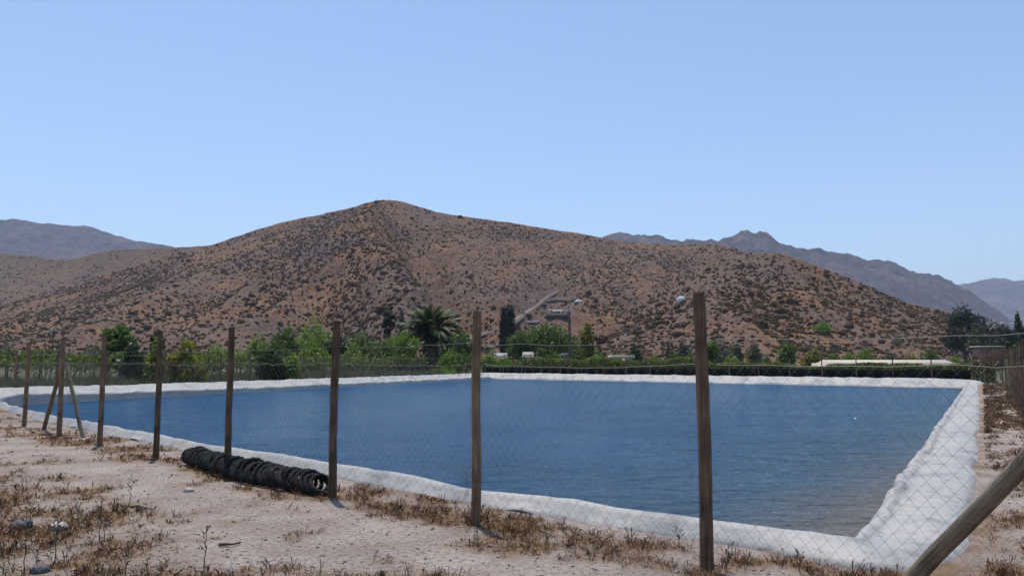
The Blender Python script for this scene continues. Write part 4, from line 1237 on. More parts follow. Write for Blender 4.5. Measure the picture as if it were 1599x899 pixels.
rl = [(x - OR[0], y - OR[1], 1.8) for x, y in rp]
mb = MB(); sag_wire(mb, rl, .0028, .03, 3); mb.build("top_wire", M_WIRE, fr)
rl = [(x - OR[0], y - OR[1], 1.585) for x, y in rp]
mb = MB(); sag_wire(mb, rl, .0030, .03, 4); mb.build("netting_wire", M_WIRE, fr)
netting([(x, y) for x, y, _ in rl], 1.585, .06, .105, .115, .0012, 6, fr)
for (f0, t1, lab) in [((1578, 622), (1571, 562), "thin pale stake leaning beside the right fence"), ((1562, 596), (1558, 561), "thin short pale stake near the far end of the right fence")]:
    a_ = on_z(f0[0] + 2, f0[1]); b_ = at(t1[0], t1[1], a_[1] - .1)
    brace(a_, b_, .045, M_PALE, fr, OR, lab, 7)

# left fence (beyond the left bank) and far fence
lpts_px = [(21, 616), (88, 613), (165, 609), (255, 607), (344, 605), (389, 600), (433, 599), (470, 597), (504, 595), (537, 593), (566, 592), (592, 591), (617, 590), (640, 589), (662, 588), (684, 587)]
LF = [on_z(x, y, .16)[:2] for x, y in lpts_px]
ctrl = np.array(LF)
# straighten: fit a line through them
cx_ = np.polyfit(ctrl[:, 1], ctrl[:, 0], 1)
yy0, yy1 = ctrl[0, 1], 80.0
LFp = []
for (px, py), c in zip(lpts_px, ctrl):
    ra = ray(px, py)[0]
    # intersection of the azimuth with the fitted line x = m*y + c
    y = cx_[1] / (ra - cx_[0]); LFp.append((ra * y, y))
fl = empty("left_fence", (LFp[0][0], LFp[0][1], 0)); tag(fl, "distant post and netting fence between the left bank and the vine rows", "fence")
OL = np.array([LFp[0][0], LFp[0][1], 0])
for k, (x, y) in enumerate(LFp):
    o = post_mesh(2.0, .05, 1100 + k, (random.uniform(-.02, .02), 0)).build("post", M_DARKPOST if k else M_POST, fl, smooth=True)
    o.location = (x - OL[0], y - OL[1], gz1(x, y))
for zz1, r_, nm2 in ((1.8, .006, "top_wire"), (1.45, .006, "netting_wire")):
    mb = MB(); sag_wire(mb, [(x - OL[0], y - OL[1], zz1 + .16) for x, y in LFp], r_, .03, 9, sides_=3); mb.build(nm2, M_WIRE, fl)
netting([(x - OL[0], y - OL[1]) for x, y in LFp], 1.61, .2, .14, .16, .0022, 8, fl)
k = 7
xb, yb_ = LFp[k]
for px, py, s_ in ((453, 600, 1), (487, 597, 2)):
    ra = ray(px, py)[0]; y = cx_[1] / (ra - cx_[0])
    brace((ra * y, y, .15), (xb, yb_, 1.7), .05, M_PALE, fl, OL, None, 10 + s_)
# far fence
fb_ = empty("far_fence", (float(bc(0, 3)[0]), float(bc(0, 3)[1]), 0)); tag(fb_, "low dark post and wire fence in front of the hedge behind the far bank", "fence")
OF = np.array([float(bc(0, 3)[0]), float(bc(0, 3)[1]), 0])
bcp = []
s = -5.0
while s < LBC + 8:
    p = bc(s, 3.0); bcp.append((float(p[0]), float(p[1]))); s += 2.5
for k, (x, y) in enumerate(bcp):
    o = post_mesh(1.75 + random.uniform(-.05, .08), .045, 1200 + k, (random.uniform(-.02, .02), 0)).build("post", M_DARKPOST, fb_, smooth=True)
    o.location = (x - OF[0], y - OF[1], .1)
for zz1 in (1.72, 1.45, 1.2):
    mb = MB(); sag_wire(mb, [(x - OF[0], y - OF[1], zz1 + .1) for x, y in bcp], .007, .02, 12, sides_=3); mb.build("wire", M_DARKPOST, fb_)
# black net low on the far fence; its right part stands in for hedge shade
mb = MB()
nn = 260
ss = np.linspace(0.2, LBC + 4, nn)
PB = np.array([bc(s_, 3.12 + .03 * math.sin(s_ * 2.1)) for s_ in ss]) - OF[:2]
top_h = 1.05 + .03 * fbm(ss * .8, ss * 0, 5, 2)
V = np.stack([np.column_stack([PB, np.full(nn, .1)]), np.column_stack([PB, top_h])], 1).reshape(-1, 3)
i = np.arange(nn - 1) * 2
o = mk("net_and_hedge_shade", V, np.stack([i, i + 2, i + 3, i + 1], 1), M_NET_SHADE, fb_); so = o.modifiers.new("t", 'SOLIDIFY'); so.thickness = .01
# pale struts near the hut
for (f0, t1) in (((1505, 588), (1528, 556)), ((1519, 586), (1533, 566)), ((1530, 588), (1548, 566)), ((1540, 588), (1560, 563))):
    Yq = 51.5
    a_ = at(f0[0], f0[1], Yq); b_ = at(t1[0], t1[1], Yq + .3); a_[2] = max(a_[2], .1)
    brace(a_, b_, .045, M_PALE, fb_, OF, None, 20)

# ------------------------------------------------------------------ vine trellises
dl = np.array([cx_[0], 1.0]); dl /= np.linalg.norm(dl); nl_ = np.array([-dl[1], dl[0]])
M_VTRUNK = M_BARK
VSTEM = [None]
rowdefs = [(6.5, 30, 92), (10.5, 30, 96), (15, 32, 100), (20, 34, 105), (26, 36, 110), (33, 40, 118), (41, 44, 125), (50, 48, 132)]
base_pt = np.array([cx_[1], 0.0])
ordn = ["first", "second", "third", "fourth", "fifth", "sixth", "seventh", "eighth"]
for k, (of, y0, y1) in enumerate(rowdefs):
    g_ = np.random.default_rng(600 + k)
    L = y1 - y0
    def vp(s, o=0.0): return base_pt + dl * (y0 + s) + nl_ * (of + o)
    org = vp(0); t = empty("vine_trellis", (org[0], org[1], .16))
    tag(t, f"{ordn[k]} row of trellised grape vines counted back from the left fence", "vine row", "rows of trellised vines left of the pond")
    n = 5200 if k < 4 else 3600
    s = g_.random(n) * L
    cl = fbm(s * .5, s * 0 + k, 3, 3)
    keep = g_.random(n) < np.clip(.75 + .8 * cl, .2, 1)
    s = s[keep]; n = len(s)
    top_ = 1.95 + .3 * cl[keep]
    z = top_ - np.abs(g_.normal(0, .32, n)); hang = g_.random(n) < .3
    z = np.where(hang, z - g_.random(n) * .8, z)
    o_ = g_.normal(0, .42, n)
    Q = np.array([vp(a_, b_) for a_, b_ in zip(s, o_)]) - org
    V, q = leaf_quads(np.column_stack([Q, z]), .11 if k < 4 else .16, g_)
    mk("foliage", V, q, LM["vine"], t)
    for s0 in np.arange(.5, L, 1.5 if k < 4 else 2.5):
        p = vp(s0, g_.normal(0, .05)) - org
        if VSTEM[0] is None:
            tk = MB(); tk.tube([(0, 0, -.05), (.04, .02, .95), (-.03, .05, 1.8)], [.035, .028, .022], 5)
            o = tk.build("vine_stem", M_VTRUNK, t); VSTEM[0] = o
        else:
            o = VSTEM[0].copy(); COL.objects.link(o); o.parent = t
        o.location = (p[0], p[1], 0); o.rotation_euler = (g_.normal(0, .05), g_.normal(0, .05), g_.random() * 6.28)
    for s0 in np.arange(0, L, 6.0):
        p = vp(s0) - org
        pb = MB(); pb.tube([(0, 0, -.1), (0, 0, 1.2), (0, 0, 2.35)], .045, 7)
        o = pb.build("post", M_DARKPOST, t); o.location = (p[0], p[1], 0)
# leaning poles seen between rows
for k, (f0, t1, Yq, mt, lab) in enumerate([
    ((117, 583), (148, 541), 42, M_PALE, "long grey pole slanting behind the left corner post"),
    ((541, 566), (546, 548), 66, M_PALE, "leftmost pale slanting pole under the vines right of the third large fence post"),
    ((553, 568), (562, 549), 67, M_PALE, "second pale slanting pole from the left under the distant vines"),
    ((567, 569), (577, 551), 68, M_PALE, "third pale slanting pole from the left under the distant vines"),
    ((579, 570), (588, 553), 69, M_PALE, "fourth pale slanting pole from the left under the distant vines"),
    ((590, 571), (600, 555), 70, M_PALE, "rightmost pale slanting pole under the distant vines")]):
    a_ = at(f0[0], f0[1], Yq); b_ = at(t1[0], t1[1], Yq + .5)
    d = b_ - a_
    a_ = a_ + d * ((0.12 - a_[2]) / d[2])
    mb = MB(); dd = b_ - a_
    mb.tube([(0, 0, 0), tuple(dd * .5), tuple(dd)], .04, 7)
    o = mb.build("leaning_pole", mt); o.location = tuple(a_)
    tag(o, lab, "pole", "pale slanting poles in the vineyard")

# tall grass strip behind the left fence
g_ = np.random.default_rng(15)
n = 26000
yy = 30 + 55 * g_.random(n) ** .9; oo = 1.0 + 14 * g_.random(n) ** 1.3
G2 = base_pt[None] + dl[None] * yy[:, None] + nl_[None] * oo[:, None]
cl = fbm(G2[:, 0] * .3, G2[:, 1] * .3, 4, 3)
keep = g_.random(n) < np.clip(.6 + 1.2 * cl, .05, 1)
G2 = G2[keep]; n = len(G2)
h = .25 + .55 * g_.random(n); az = g_.random(n) * 6.28; w = .04 + .03 * g_.random(n)
lean = g_.normal(0, .12, (n, 2))
b_ = np.column_stack([G2, np.full(n, .12)])
dx = np.column_stack([np.cos(az) * w, np.sin(az) * w, np.zeros(n)])
V = np.stack([b_ - dx, b_ + dx, b_ + np.column_stack([lean, h])], 1).reshape(-1, 3)
go = mk("tall_grass", V, np.arange(n * 3).reshape(-1, 3), leaf_mat("grey_green_grass", (0.05, 0.062, 0.03), (0.16, 0.165, 0.095), scale=.6, trans=.3))
tag(go, "tall grey green grass growing behind the left fence", "grass", kind="stuff")

# green reeds by the far-left corner of the pond
c = at(690, 583, 84)
g_ = np.random.default_rng(16); n = 260
az = g_.random(n) * 6.28; rr = g_.random(n) * 1.6
b_ = np.column_stack([np.cos(az) * rr, np.sin(az) * rr * .5, np.zeros(n)])
w_ = np.column_stack([np.full(n, .05), np.zeros(n), np.zeros(n)])
tip = b_ + np.column_stack([g_.normal(0, .3, n), g_.normal(0, .3, n), .4 + .6 * g_.random(n)])
o = mk("reed_clump", np.stack([b_ - w_, b_ + w_, tip], 1).reshape(-1, 3), np.arange(n * 3).reshape(-1, 3), LM["lime"]); o.location = (c[0], c[1], .15)
tag(o, "bright green reed clump behind the far left corner of the pond", "reeds")

# ------------------------------------------------------------------ buildings, poles, sign, hut
M_TERRACE = noise_mat('terrace_earth', [(0.3, (0.14, 0.10, 0.078)), (0.7, (0.22, 0.16, 0.12))], scale=1.2, bump=.5)
def building(name, label, px0, px1, py_top, py_bot, Y, depth, wall, roofm, zb=None, roof="flat", wins=(), rz=0.0, over=.25, cat="house", plinth=0):
    a_ = at(px0, py_top, Y); b_ = at(px1, py_top, Y)
    zt = a_[2]; z0 = at(px0, py_bot, Y)[2] if zb is None else zb
    W = b_[0] - a_[0]; cx = (a_[0] + b_[0]) / 2; H = zt - z0
    t = empty(name, (cx, Y + depth / 2, z0), rz); tag(t, label, cat)
    rh = min(.35, H * .25)
    m1 = MB(); m1.box((0, 0, (H - rh) / 2), (W, depth, H - rh)); m1.build("wall", wall, t)
    if plinth:
        mp_ = MB(); mp_.box((0, 0.01, -plinth / 2 - .003), (W * 1.3, depth * 1.15, plinth)); mp_.build("retaining_wall", M_TERRACE, t)
    m2 = MB()
    if roof == "flat":
        m2.box((0, 0, H - rh / 2 + .003), (W + over * 2, depth + over * 2, rh))
    else:
        h0 = H - rh * 2; w2 = W / 2 + over; d2 = depth / 2 + over; e0 = h0 - .05; 
        m2.add([(-w2, -d2, e0), (w2, -d2, e0), (w2, d2, e0), (-w2, d2, e0), (-w2, -d2, e0 + .08), (w2, -d2, e0 + .08), (w2, d2, e0 + .08), (-w2, d2, e0 + .08), (-w2 * .98, 0, H), (w2 * .98, 0, H)],
               [(0, 3, 2, 1), (0, 1, 5, 4), (2, 3, 7, 6), (4, 5, 9, 8), (6, 7, 8, 9)], [(0, 4, 3), (4, 8, 7), (4, 7, 3), (1, 2, 5), (5, 6, 9), (5, 2, 6)])
    m2.build("roof", roofm, t)
    for (u0, u1, v0, v1, nm2) in wins:
        m3 = MB(); m3.box((W * ((u0 + u1) / 2 - .5), -depth / 2 - .02, (H - rh) * (v0 + v1) / 2), (W * (u1 - u0), .06, (H - rh) * (v1 - v0)))
        m3.build(nm2, M_DARK, t)
    return t
p = hill_hit("main", 872, 489.5)
building("hillside_house", "small white flat roofed house cut into the hill above the trees", 857, 886, 483.2, 490, p[1] - 3, 6, M_WHITE, M_WHITE, zb=p[2] - .2, plinth=1.3, wins=[(.12, .24, .1, .8, "window"), (.36, .62, .15, .75, "window"), (.30, .34, 0, .85, "door"), (.7, .84, .2, .75, "window")], over=.6)
p = hill_hit("main", 828, 505)
building("white_roofed_shed", "long white roofed building between the poplars and the large spreading tree", 807, 846, 501.5, 508, p[1] - 2, 8, M_BROWNWALL, M_WHITE, zb=p[2] - 1.0, plinth=2.0, wins=[(.1, .3, .1, .8, "window"), (.5, .7, .1, .8, "window")], over=.8, cat="building")
building("garden_shed", "grey gabled shed roof showing above the light bushes", 774, 789, 550.5, 566, 92, 4, M_BROWNWALL, M_GREYROOF, zb=.15, roof="gable", wins=[(.3, .6, .1, .7, "door")])
building("white_roofed_cabin", "white gabled roof half hidden in front of the large spreading tree", 819, 831, 549, 566, 96, 4, M_BROWNWALL, M_PALEROOF, zb=.15, roof="gable", wins=[(.2, .5, .2, .7, "window")])
building("white_hut", "small white wall showing under the trees left of the utility pole foot", 878, 887, 551.5, 566, 99, 3, M_PALEROOF, M_PALEROOF, zb=.15, wins=[(.3, .55, .1, .7, "door")])
building("cream_wall_shed", "small cream shed behind the hedge left of the dark bush", 960, 987, 554.5, 566, 82, 4, M_CREAM, M_CREAM, zb=.15, wins=[(.1, .25, .1, .7, "door")], cat="shed")
building("long_cream_shed", "long low cream sheet shed behind the right part of the hedge", 1303, 1502, 561.5, 580, 78, 6, M_CREAM, M_CREAM, zb=.15, roof="gable", over=.1, cat="shed", wins=[(.02, .05, 0, .8, "door")])
p = hill_hit("main", 765, 541)
building("white_stable", "low white roofs behind the fourth large fence post", 757, 776, 537.5, 541, p[1] - 3, 4, M_CREAM, M_PALEROOF, zb=p[2] - .8, wins=[(.2, .4, .1, .6, "window")], cat="building")

# water tank / white block on the hill
p = hill_hit("right", 1062, 473)
t = empty("hill_water_tank", (p[0], p[1] - 1.5, p[2] - .2)); tag(t, "square white water tank box alone on the right hillside", "water tank")
s = 11.5 * p[1] / F_PX
mb = MB(); mb.box((0, 0, s * .45), (s, s * .8, s * .9)); mb.build("tank_body", M_WHITE, t)
mb = MB(); mb.box((0, 0, s * .93), (s * 1.06, s * .86, s * .06)); mb.build("lid", M_GREYROOF, t)
# antenna mast on the summit
p = hill_pt("main", np.array([np.interp(ray(607, 312)[0], HILLS["main"][0], np.arange(520))]), np.array([109.0]))[0]
t = empty("summit_mast", tuple(p)); tag(t, "hair thin antenna mast on the hill summit", "mast")
mb = MB(); mb.tube([(0, 0, -1), (0, 0, 6.2)], .09, 5); mb.build("pole", M_GREYROOF, t)
mb = MB(); mb.tube([(-.5, 0, 5), (.5, 0, 5)], .06, 4); mb.build("crossbar", M_GREYROOF, t)

def util_pole(label, px, py_top, Y, arm, r=.14, cross=True):
    b = at(px, py_top, Y); z0 = .15
    t = empty("utility_pole", (b[0], Y, z0)); tag(t, label, "utility pole")
    H = b[2] - z0
    mb = MB(); mb.tube([(0, 0, -.2), (0, 0, H * .5), (0, 0, H)], [r * 1.15, r, r * .8], 10); mb.build("pole", M_DARKPOST, t, smooth=True)
    if arm:
        dx, dz = arm
        mb = MB(); mb.tube([(0, 0, H - .5), (dx * .35, 0, H + dz * .45), (dx * .85, 0, H + dz * .98), (dx, 0, H + dz)], max(.02, r * .3), 6); mb.build("lamp_arm", M_WHITE, t, smooth=True)
        mb = MB(); mb.tube([(dx - .1, 0, H + dz), (dx + .3, 0, H + dz + .03), (dx + .8, 0, H + dz + .02)], [r * .4, r, r * .5], 8); mb.build("lamp_head", M_WHITE, t, smooth=True)
    if cross:
        mb = MB(); mb.box((.2, -.15, H - .25), (1.5, .1, .12)); mb.build("crossarm", M_GREYROOF, t)
    return t
util_pole("dark utility pole with curved white street lamp in the centre of the tree line", 889, 484, 97, (0.85, 1.15), r=.19)
util_pole("thin distant utility pole above the hut at the right", 1544, 512, 130, (2.2, .9), r=.08, cross=False)
util_pole("thin dark pole rising over the vine rows near the left edge", 84, 513, 100, None, r=.09, cross=True)
util_pole("distant lamp pole with pale lamp before the pointed conifer", 1568, 507, 140, (1.2, .35), r=.06, cross=False)

# hut on posts
Yh = 50.5
a_ = at(1527, 562, Yh); b_ = at(1555, 542, Yh)
W = b_[0] - a_[0]; H0 = a_[2]; H1 = b_[2]
t = empty("plank_hut", ((a_[0] + b_[0]) / 2, Yh, .1)); tag(t, "small brown plank hut raised on thin legs at the far right corner", "hut")
M_PLANK = wood_mat("brown_planks", (0.05, 0.025, 0.02), (0.16, 0.09, 0.07), (0.24, 0.15, 0.12))
mb = MB(); npk = 9
for k in range(npk):
    mb.box((-W / 2 + W * (k + .5) / npk, -.6 + .01 * (k % 2), (H0 + H1) / 2 - .1), (W / npk * .9, .04, H1 - H0))
    mb.box((-W / 2 + W * (k + .5) / npk, .6, (H0 + H1) / 2 - .1), (W / npk * .9, .04, H1 - H0))
mb.box((-W / 2, 0, (H0 + H1) / 2 - .1), (.04, 1.15, H1 - H0)); mb.box((W / 2, 0, (H0 + H1) / 2 - .1), (.04, 1.15, H1 - H0))
mb.build("plank_wall", M_PLANK, t)
mb = MB(); mb.box((0, 0, H1 - .06), (W + .2, 1.45, .07)); mb.build("roof", M_CREAM, t)
mb = MB(); mb.box((0, 0, H0 - .13), (W + .06, 1.25, .06)); mb.build("floor_beam", M_PALE, t)
for sx in (-1, 1):
    for sy in (-1, 1):
        mb = MB(); mb.tube([(sx * W * .47, sy * .56, -.1), (sx * W * .47, sy * .56, H0 - .17)], .05, 7); mb.build("leg", M_DARKPOST, t)

# sign on a stake by the left bank
b = at(198, 602, 44); tp = at(198, 586, 44)
t = empty("warning_sign", (b[0], 44, b[2] - .15)); tag(t, "small white square sign on a brown stake beyond the left bank", "sign")
mb = MB(); mb.tube([(0, 0, -.1), (0, 0, 1.0)], .05, 8); mb.build("stake", M_POST, t)
mb = MB(); mb.box((0, -.065, 1.02), (.34, .02, .32)); pl = mb.build("sign_board", M_WHITE, t)
mb = MB()
for zz1, ww in ((1.10, .22), (1.04, .26), (.98, .2)):
    mb.box((0, -.079, zz1), (ww, .004, .022))
mb.build("faded_lettering", M_GREYROOF, pl)

# ------------------------------------------------------------------ row of worn tyres
ctrl_t = np.array([on_z(288, 727)[:2], on_z(330, 741)[:2], on_z(385, 758)[:2], on_z(440, 769)[:2], on_z(497, 776)[:2]]) + np.array([0.05, .17])
sg = np.linalg.norm(np.diff(ctrl_t, axis=0), axis=1); ar = np.concatenate([[0], np.cumsum(sg)])
def tyre_mesh(seed):
    g_ = np.random.default_rng(seed)
    R, r = .132, .032
    nu, nv = 40, 12
    u = np.arange(nu) / nu * 2 * math.pi; v = np.arange(nv) / nv * 2 * math.pi
    U, Vv = np.meshgrid(u, v, indexing='ij')
    rr = r * (1 + .20 * (np.cos(Vv) > .2) * (np.sin(U * 15 + (Vv > math.pi) * 1.5) > 0))
    prof_r = rr * np.where(np.cos(Vv) < -.5, .55, 1)
    x = (R + prof_r * np.cos(Vv)) * np.cos(U) * (1 + .05 * math.sin(seed)); z = (R + prof_r * np.cos(Vv)) * np.sin(U) * (1 - .06 * math.sin(seed + 1)) * .97
    y = prof_r * 1.0 * np.sin(Vv) + .012 * np.sin(2 * U + seed)
    i = np.arange(nu)[:, None] * nv + np.arange(nv)[None]
    i2 = np.roll(i, -1, 0); jn = np.roll(i, -1, 1); i2n = np.roll(i2, -1, 1)
    return np.stack([x, y, z], -1).reshape(-1, 3), np.stack([i, i2, i2n, jn], -1).reshape(-1, 4)
protos = []
for k in range(5):
    V, q = tyre_mesh(k + 1)
    protos.append(mk("worn_tyre", V, q, M_RUBBER, smooth=True))
from mathutils import Matrix, Euler, Quaternion
g_ = np.random.default_rng(44)
spacing = 0.088
NT = int(ar[-1] / spacing)
for k in range(NT):
    s = k * spacing + .02
    x = np.interp(s, ar, ctrl_t[:, 0]); y = np.interp(s, ar, ctrl_t[:, 1])
    x2 = np.interp(s + .3, ar, ctrl_t[:, 0]); y2 = np.interp(s + .3, ar, ctrl_t[:, 1])
    if s + .3 > ar[-1]: x2, y2 = x + (ctrl_t[-1, 0] - ctrl_t[-2, 0]), y + (ctrl_t[-1, 1] - ctrl_t[-2, 1])
    o = protos[k] if k < 5 else protos[k % 5].copy()
    if k >= 5: COL.objects.link(o)
    hd = math.atan2(y2 - y, x2 - x)
    tilt = rad(36) + g_.normal(0, .07); yaw = g_.normal(0, .14) + rad(-20)
    sc_ = 1.0 + g_.normal(0, .04)
    if k >= NT - 2: tilt = rad(48)
    qn = Quaternion((0, 0, 1), hd - math.pi / 2 + yaw) @ Quaternion((1, 0, 0), tilt) @ Quaternion((0, 1, 0), g_.random() * 6.28)
    o.rotation_mode = 'QUATERNION'; o.rotation_quaternion = qn; o.scale = (sc_,) * 3
    hgt = (.132 + .032) * math.cos(tilt) * sc_ + .015
    o.location = (x, y, gz1(x, y) + hgt - .005)
    lab = "worn black tyre leaning in the long overlapping row by the front fence"
    if k == 0: lab = "worn black tyre at the left end of the long row"
    if k == NT - 1: lab = "worn black tyre lying at the right end of the long row beside the post"
    tag(o, lab, "tyre", "row of worn tyres")

# ------------------------------------------------------------------ stones and sticks
def stone(px, py, size, mat, label, seed):
    p = on_z(px, py); g_ = np.random.default_rng(seed)
    V = IV2 * (0.8 + .4 * g_.random((len(IV2), 1))) * np.array([1, .8, .62]) * size
    for _ in range(1): pass
    o = mk("rock", V, IF2, mat, smooth=False); o.location = (p[0], p[1], gz1(p[0], p[1]) + size * .25)
    tag(o, label, "rock")
stone(90, 826, .085, M_STONE, "pale rounded stone in the dry weeds at lower left", 1)
stone(33, 822, .10, M_DARKSTONE, "dark stone left of the pale rounded stone", 2)
stone(62, 895, .07, M_DARKSTONE, "dark stone at the bottom edge left of the centre weeds", 3)
stone(295, 766, .06, M_STONE, "grey stone in front of the left end of the tyre row", 4)
stone(772, 836, .03, M_STONE, "small pale stone beside the tip of the fourth post shadow", 5)
def stick(pxs, r, label, z=.02, name="dead_stick"):
    P = np.array([on_z(x, y) for x, y in pxs]); 
    for p in P: p[2] = gz1(p[0], p[1]) + z
    c = P.mean(0); mb = MB(); mb.tube(P - c, np.linspace(r, r * .4, len(P)), 6, jit=.2)
    o = mb.build(name, M_STICK); o.location = tuple(c); tag(o, label, "stick")
stick([(342, 855), (352, 853), (364, 853), (376, 849)], .016, "dark crooked stick lying on the bare soil left of centre")
stick([(204, 794), (214, 792), (226, 796), (238, 797)], .014, "dark broken stick lying left of the crooked stick")
stick([(842, 830), (852, 833), (862, 837)], .010, "thin stick right of the fourth large fence post shadow")

# standing dead stalks
def stalk(px, py, h_px, label, seed, lean=.0):
    p = on_z(px, py); g_ = np.random.default_rng(seed)
    H = h_px / F_PX * p[1]
    mb = MB(); pts = [(0, 0, -.03)]
    nseg = 7
    for k in range(1, nseg + 1):
        f_ = k / nseg; pts.append((lean * H * f_ + g_.normal(0, .006), g_.normal(0, .006), H * f_))
    mb.tube(pts, np.linspace(.0045, .0018, nseg + 1), 5)
    for k in range(10):
        f_ = .3 + .7 * g_.random(); b = np.array([lean * H * f_, 0, H * f_]); az_ = g_.random() * 6.28
        L = (.03 + .07 * g_.random())
        e = b + np.array([math.cos(az_) * L * .7, math.sin(az_) * L * .7, L * .8])
        mb.tube([b, (b + e) / 2 + [0, 0, -.004], e], .0018, 4)
        for _ in range(3):
            c_ = b + (e - b) * (.5 + .5 * g_.random())
            v = ICO_V * (.0035 + .003 * g_.random()) * np.array([1, 1, 1.5]) + c_
            mb.add(v, None, ICO_F)
    o = mb.build("dead_stalk", M_STICK); o.location = (p[0], p[1], gz1(p[0], p[1]))
    tag(o, label, "dead weed")
stalk(36, 905, 92, "tall black dead stalk at the lower left edge", 1)
stalk(155, 850, 62, "dark branching dead stalk right of the pale rounded stone", 2)
stalk(162, 848, 40, "short dark stalk beside the branching dead stalk", 3)
stalk(203, 780, 30, "thin seed headed stalk above the broken stick", 4, .1)
stalk(320, 880, 55, "dead stalk in front of the crooked stick", 5)
stalk(590, 745, 32, "curved twig weed growing at the foot of the liner right of the tyres", 6, .1)
stalk(735, 778, 48, "tall twig weed against the liner left of the fourth large fence post", 7, -.15)
stalk(1062, 850, 26, "small dark weed left of the fifth large fence post", 8)
stalk(1136, 892, 32, "small dark weed in the shadow of the fifth large fence post", 9)
stalk(1250, 893, 30, "dark weed in front of the liner near the bottom right", 10)
stalk(85, 880, 60, "thin grey stalk right of the tall black stalk", 11)
stalk(195, 900, 40, "bottom edge dead stalk below the branching stalk", 12)

# ------------------------------------------------------------------ dry weeds (uncountable)
def weed_field(name, label, n_try, stops, seed, hmul=1.0, blades=8, strip=False, zone=None, thr=.30, curl=1.0, wmul=1.0):
    g_ = np.random.default_rng(seed)
    # sample over the visible ground: azimuth / log-distance
    az_ = np.radians(-42 + 84 * g_.random(n_try)); d = 2.6 * (26 / 2.6) ** (g_.random(n_try) ** .8)
    x = d * np.sin(az_); y = d * np.cos(az_)
    if strip:
        s_ = 1.5 + 50 * g_.random(n_try) ** .9; o_ = 0.95 + 2.6 * g_.random(n_try)
        x = A0[0] + ab[0] / L_ab * s_ - nab[0] * o_; y = A0[1] + ab[1] / L_ab * s_ - nab[1] * o_
    sd = pond_sd(x, y)
    den = weed_density(x, y)
    rl = ((x - A0[0]) * ab[0] + (y - A0[1]) * ab[1]) / L_ab
    onr = (x > 3.0) & (rl > -1.0)
    lim = np.where(onr, .92, .30)
    ok = (sd > lim) & (g_.random(n_try) < np.clip((den - thr) * 1.5 + .05, 0, .75))
    # keep off the tyre row
    td = np.min(np.hypot(x[:, None] - ctrl_t[None, :, 0], y[:, None] - ctrl_t[None, :, 1]), axis=1)
    ok &= td > .22
    x, y, den = x[ok], y[ok], den[ok]; n = len(x)
    z = ground_z(x, y, sd[ok])
    k = blades
    R = (.01 + .035 * g_.random((n, 1))) * curl
    a2 = g_.random((n, k)) * 6.28
    bx = x[:, None] + np.cos(a2) * R * g_.random((n, k)); by = y[:, None] + np.sin(a2) * R * g_.random((n, k))
    size = (.014 + .052 * g_.random((n, 1)) ** 2) * hmul * (0.7 + .6 * den[:, None])
    h = size * (.4 + .9 * g_.random((n, k)))
    lx = np.cos(a2) * h * (.2 + .7 * g_.random((n, k))) * curl; ly = np.sin(a2) * h * (.2 + .7 * g_.random((n, k))) * curl
    wv = (.0008 + .0012 * g_.random((n, k))) * wmul * (0.6 + np.hypot(x, y)[:, None] * .12)
    pa = g_.random((n, k)) * 6.28
    B = np.stack([bx, by, np.broadcast_to(z[:, None], bx.shape) - .004], -1)
    Tp = B + np.stack([lx, ly, h], -1)
    M_ = B * .45 + Tp * .55 + np.stack([np.zeros_like(h), np.zeros_like(h), h * .14], -1)
    W_ = np.stack([np.cos(pa) * wv, np.sin(pa) * wv, np.zeros_like(wv)], -1)
    # stem blade + small seed head (wider tip)
    V = np.stack([B - W_ * .6, B + W_ * .6, M_ + W_, M_ - W_, Tp + W_ * 1.8, Tp - W_ * 1.8, Tp + np.stack([lx, ly, h * 1.2], -1) * .12], 2).reshape(-1, 3)
    b0 = np.arange(n * k)[:, None] * 7
    q = np.concatenate([b0 + np.array([[0, 1, 2, 3]]), b0 + np.array([[3, 2, 4, 5]])]); t = b0 + np.array([[5, 4, 6]])
    m_ = noise_mat(name + "_straw", stops, scale=2.3, detail=8, rough=.9, spec=.1)
    o = mk(name, V, [q, t], m_); tag(o, label, "dry weeds", kind="stuff")
    return n
nA = weed_field("dry_weeds", "rust brown dead weeds scattered over the soil", 60000, [(.35, (.052, .026, .016)), (.5, (.155, .072, .036)), (.66, (.27, .15, .075))], 1)
nB = weed_field("straw_litter", "flattened yellow straw tufts between the weeds", 30000, [(.35, (.15, .095, .05)), (.6, (.34, .235, .12))], 2, hmul=.5, blades=16, thr=.5, curl=1.7)
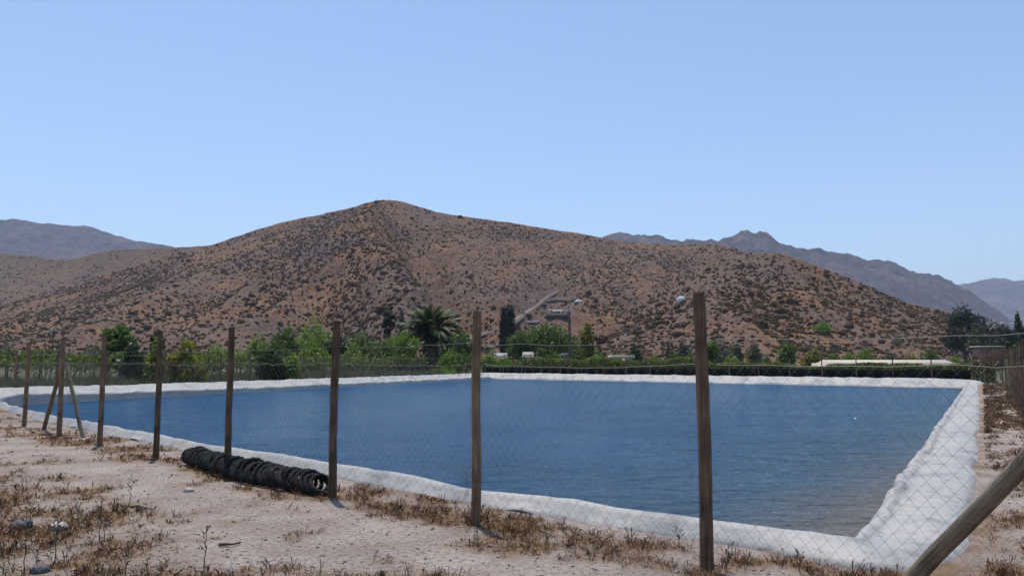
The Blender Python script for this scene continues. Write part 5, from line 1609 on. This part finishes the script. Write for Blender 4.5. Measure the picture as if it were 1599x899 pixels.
nC = weed_field("dark_twigs", "dark thin dead twigs standing in the soil", 16000, [(.35, (.035, .025, .02)), (.6, (.12, .085, .065))], 3, hmul=1.5, blades=4, thr=.3, curl=.5, wmul=1.2)
weed_field("bank_weeds", "brown dead weeds covering the strip between the right bank and the right fence", 22000, [(.35, (.07, .04, .026)), (.5, (.18, .105, .06)), (.66, (.30, .20, .12))], 4, strip=True, thr=.25, blades=10, hmul=1.3)
print("weeds", nA, nB, nC)
# small loose clods and pebbles
g_ = np.random.default_rng(71)
n = 52000
az_ = np.radians(-42 + 84 * g_.random(n)); d = 2.6 * 9 ** (g_.random(n) ** .8)
x = d * np.sin(az_); y = d * np.cos(az_); sd = pond_sd(x, y); q_ = fence_q(x, y)
ok = (sd > 1.1) | ((sd > .4) & (x < 2.6)); ok &= g_.random(n) < (.25 + .75 * sstep(1.2, 3, q_))
x, y = x[ok], y[ok]; z = ground_z(x, y, sd[ok])
S = .003 + .012 * g_.random(len(x)) ** 3.5
V, Fx = shrub_blobs(np.column_stack([x, y, z]), S, ICO_V, ICO_F, 8)
pb = mk("pebbles", V, Fx, noise_mat("clod_soil", [(.3, (.14, .11, .09)), (.5, (.29, .24, .21)), (.7, (.42, .36, .32))], scale=3, detail=8, rough=1)); tag(pb, "loose clods and pebbles on the dry soil", "pebbles", kind="stuff")

# ------------------------------------------------------------------ haze
HAZE = True
if HAZE:
    mb = MB(); mb.box((0, 3200, 418), (13000, 8400, 842))
    m = bpy.data.materials.new("haze_air"); m.use_nodes = True
    nt = m.node_tree; nt.nodes.clear()
    o_ = nt.nodes.new('ShaderNodeOutputMaterial'); pv = nt.nodes.new('ShaderNodeVolumePrincipled')
    pv.inputs['Color'].default_value = (0.66, 0.76, 1.0, 1); pv.inputs['Density'].default_value = 0.00013; pv.inputs['Anisotropy'].default_value = 0.0
    nt.links.new(pv.outputs[0], o_.inputs['Volume'])
    hz = mb.build("haze", m); tag(hz, kind="stuff"); hz["label"] = "thin blue distance haze"
